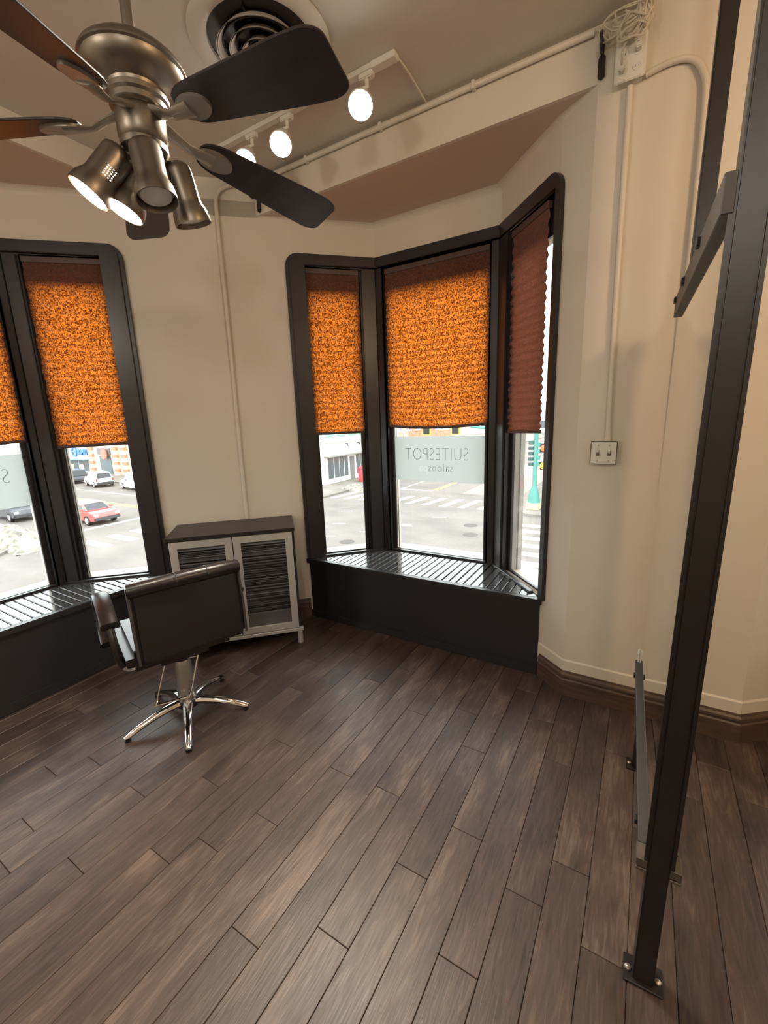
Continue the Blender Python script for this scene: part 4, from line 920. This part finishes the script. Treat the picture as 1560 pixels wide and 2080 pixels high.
def car(name, loc, rz, paint, label, kind='suv', group='cars on the street'):
    c = thing(name, loc, rz, label, 'car', group)
    H_ = {'suv': 1.68, 'hatch': 1.46, 'pickup': 1.85}[kind]; L_ = {'suv': 4.6, 'hatch': 4.2, 'pickup': 5.6}[kind]; hw = 0.92
    h = L_/2
    low = [(-h, 0.38), (-h+0.03, 0.80), (-h+0.15, 0.96), (h-1.15, 0.98), (h-0.15, 0.84), (h, 0.62), (h-0.02, 0.34), (h-0.4, 0.27), (-h+0.3, 0.27)]
    SM = Matrix(((1, 0, 0, 0), (0, 0, -1, 0), (0, 1, 0, 0), (0, 0, 0, 1)))
    MB().prism(low, -hw, hw).build('body', paint, c, bevel=0.06, seg=2, smooth=True, M=SM)
    if kind == 'pickup': cab = [(-0.7, 0.95), (-0.55, H_), (0.85, H_), (1.55, 0.97)]
    elif kind == 'hatch': cab = [(-h+0.15, 0.93), (-h+0.75, H_), (0.45, H_), (1.2, 0.95)]
    else: cab = [(-h+0.08, 0.94), (-h+0.4, H_), (0.45, H_), (1.2, 0.96)]
    m = MB(); n = len(cab); z0 = 0.95
    for sgn in (-1, 1):
        for x, z in cab: m.v.append((x, sgn*(hw-0.03-0.20*(z-z0)/(H_-z0)), z))
    m.f += [tuple(range(n)), tuple(range(n, 2*n))]+[(i, (i+1) % n, n+(i+1) % n, n+i) for i in range(n)]
    m.build('cabin', paint, c, bevel=0.05, seg=2, smooth=True)
    gl = mat('car_glass', (0.02, 0.025, 0.03), 0.05)
    x0, x1 = cab[0][0]+0.30, cab[-1][0]-0.30
    for sgn in (-1, 1):
        for a, b in ((x0+0.05, (x0+x1)/2-0.05), ((x0+x1)/2+0.05, x1-0.12)):
            mm = MB(); y = lambda z: sgn*(hw-0.022-0.20*(z-z0)/(H_-z0))
            za, zb = 1.0, H_-0.12
            mm.v = [(a, y(za), za), (b, y(za), za), (b-0.22 if b > 0 else b, y(zb), zb), (a+0.12, y(zb), zb)]; mm.v += [(p[0], p[1]-sgn*0.03, p[2]) for p in mm.v]
            mm.f = [(0, 1, 2, 3), (7, 6, 5, 4), (0, 4, 5, 1), (1, 5, 6, 2), (2, 6, 7, 3), (3, 7, 4, 0)]; mm.build('side_window', gl, c)
    for (xa, za), (xb, zb), nm in ((cab[0], cab[1], 'rear_window'), (cab[-1], cab[-2], 'windscreen')):
        s_ = -1 if nm == 'rear_window' else 1
        m2 = MB(); o = 0.02*s_
        pa, pb = (xa+(xb-xa)*0.12, za+(zb-za)*0.12), (xa+(xb-xa)*0.86, za+(zb-za)*0.86)
        m2.v = [(pa[0]+o, -0.72, pa[1]), (pa[0]+o, 0.72, pa[1]), (pb[0]+o, 0.62, pb[1]), (pb[0]+o, -0.62, pb[1])]; m2.v += [(p[0]-0.04*s_, p[1], p[2]) for p in m2.v]
        m2.f = [(0, 1, 2, 3), (7, 6, 5, 4), (0, 4, 5, 1), (1, 5, 6, 2), (2, 6, 7, 3), (3, 7, 4, 0)]; m2.build(nm, gl, c)
    for wx in (-h+0.85, h-0.85):
        for sy in (-1, 1):
            q = MB().lathe([(0.33, -0.11), (0.35, -0.08), (0.35, 0.08), (0.33, 0.11)], 20, T(wx, sy*(hw-0.08), 0.35) @ RX(PI/2)).build('wheel', BLACK, c, smooth=True)
            MB().lathe([(0.21, -0.125), (0.21, 0.125)], 14, T(wx, sy*(hw-0.08), 0.35) @ RX(PI/2)).build('hub_cap', ALU, q)
    box_obj('front_bumper', mat('dark_bumper', (0.05, 0.05, 0.055), 0.6), c, h-0.12, h+0.04, -0.86, 0.86, 0.34, 0.56, bevel=0.03)
    box_obj('rear_bumper', mat('dark_bumper', (0.05, 0.05, 0.055), 0.6), c, -h-0.04, -h+0.12, -0.86, 0.86, 0.36, 0.60, bevel=0.03)
    for sy in (-1, 1):
        box_obj('headlamp', TRIMW, c, h-0.20, h-0.02, sy*0.72-0.14, sy*0.72+0.14, 0.64, 0.78)
        box_obj('tail_lamp', mat('red_tail_lamp', (0.5, 0.03, 0.03), 0.4), c, -h-0.01, -h+0.1, sy*0.80-0.08, sy*0.80+0.08, 0.70, 0.98)
        box_obj('door_mirror', paint, c, cab[-1][0]-0.35, cab[-1][0]-0.2, sy*1.0-0.09, sy*1.0+0.09, 1.0, 1.12)
    return c
WHC = mat('white_car_paint', (0.78, 0.78, 0.78), 0.2, coat=0.5)
car('white_suv', (-54.3, 25.3, GZ), PI-0.18, WHC, 'white parked sport utility car in front of the striped shop')
car('white_pickup', (-46.3, 25.4, GZ), PI-0.15, WHC, 'white parked pickup truck at the far kerb', 'pickup')
car('dark_suv', (-61.0, 25.6, GZ), PI-0.1, mat('dark_car_paint', (0.03, 0.035, 0.05), 0.2, coat=0.5), 'dark blue parked car before the white sport utility car')
car('red_hatchback', (-33.7, 14.75, GZ), 0.06, mat('red_car_paint', (0.52, 0.09, 0.08), 0.25, coat=0.5), 'red car waiting behind the white stop line', 'hatch')
car('dark_grey_suv', (-41.0, 12.9, GZ), 0.0, mat('charcoal_car_paint', (0.05, 0.055, 0.065), 0.25, coat=0.5), 'charcoal car standing beyond the dirty snow bank')
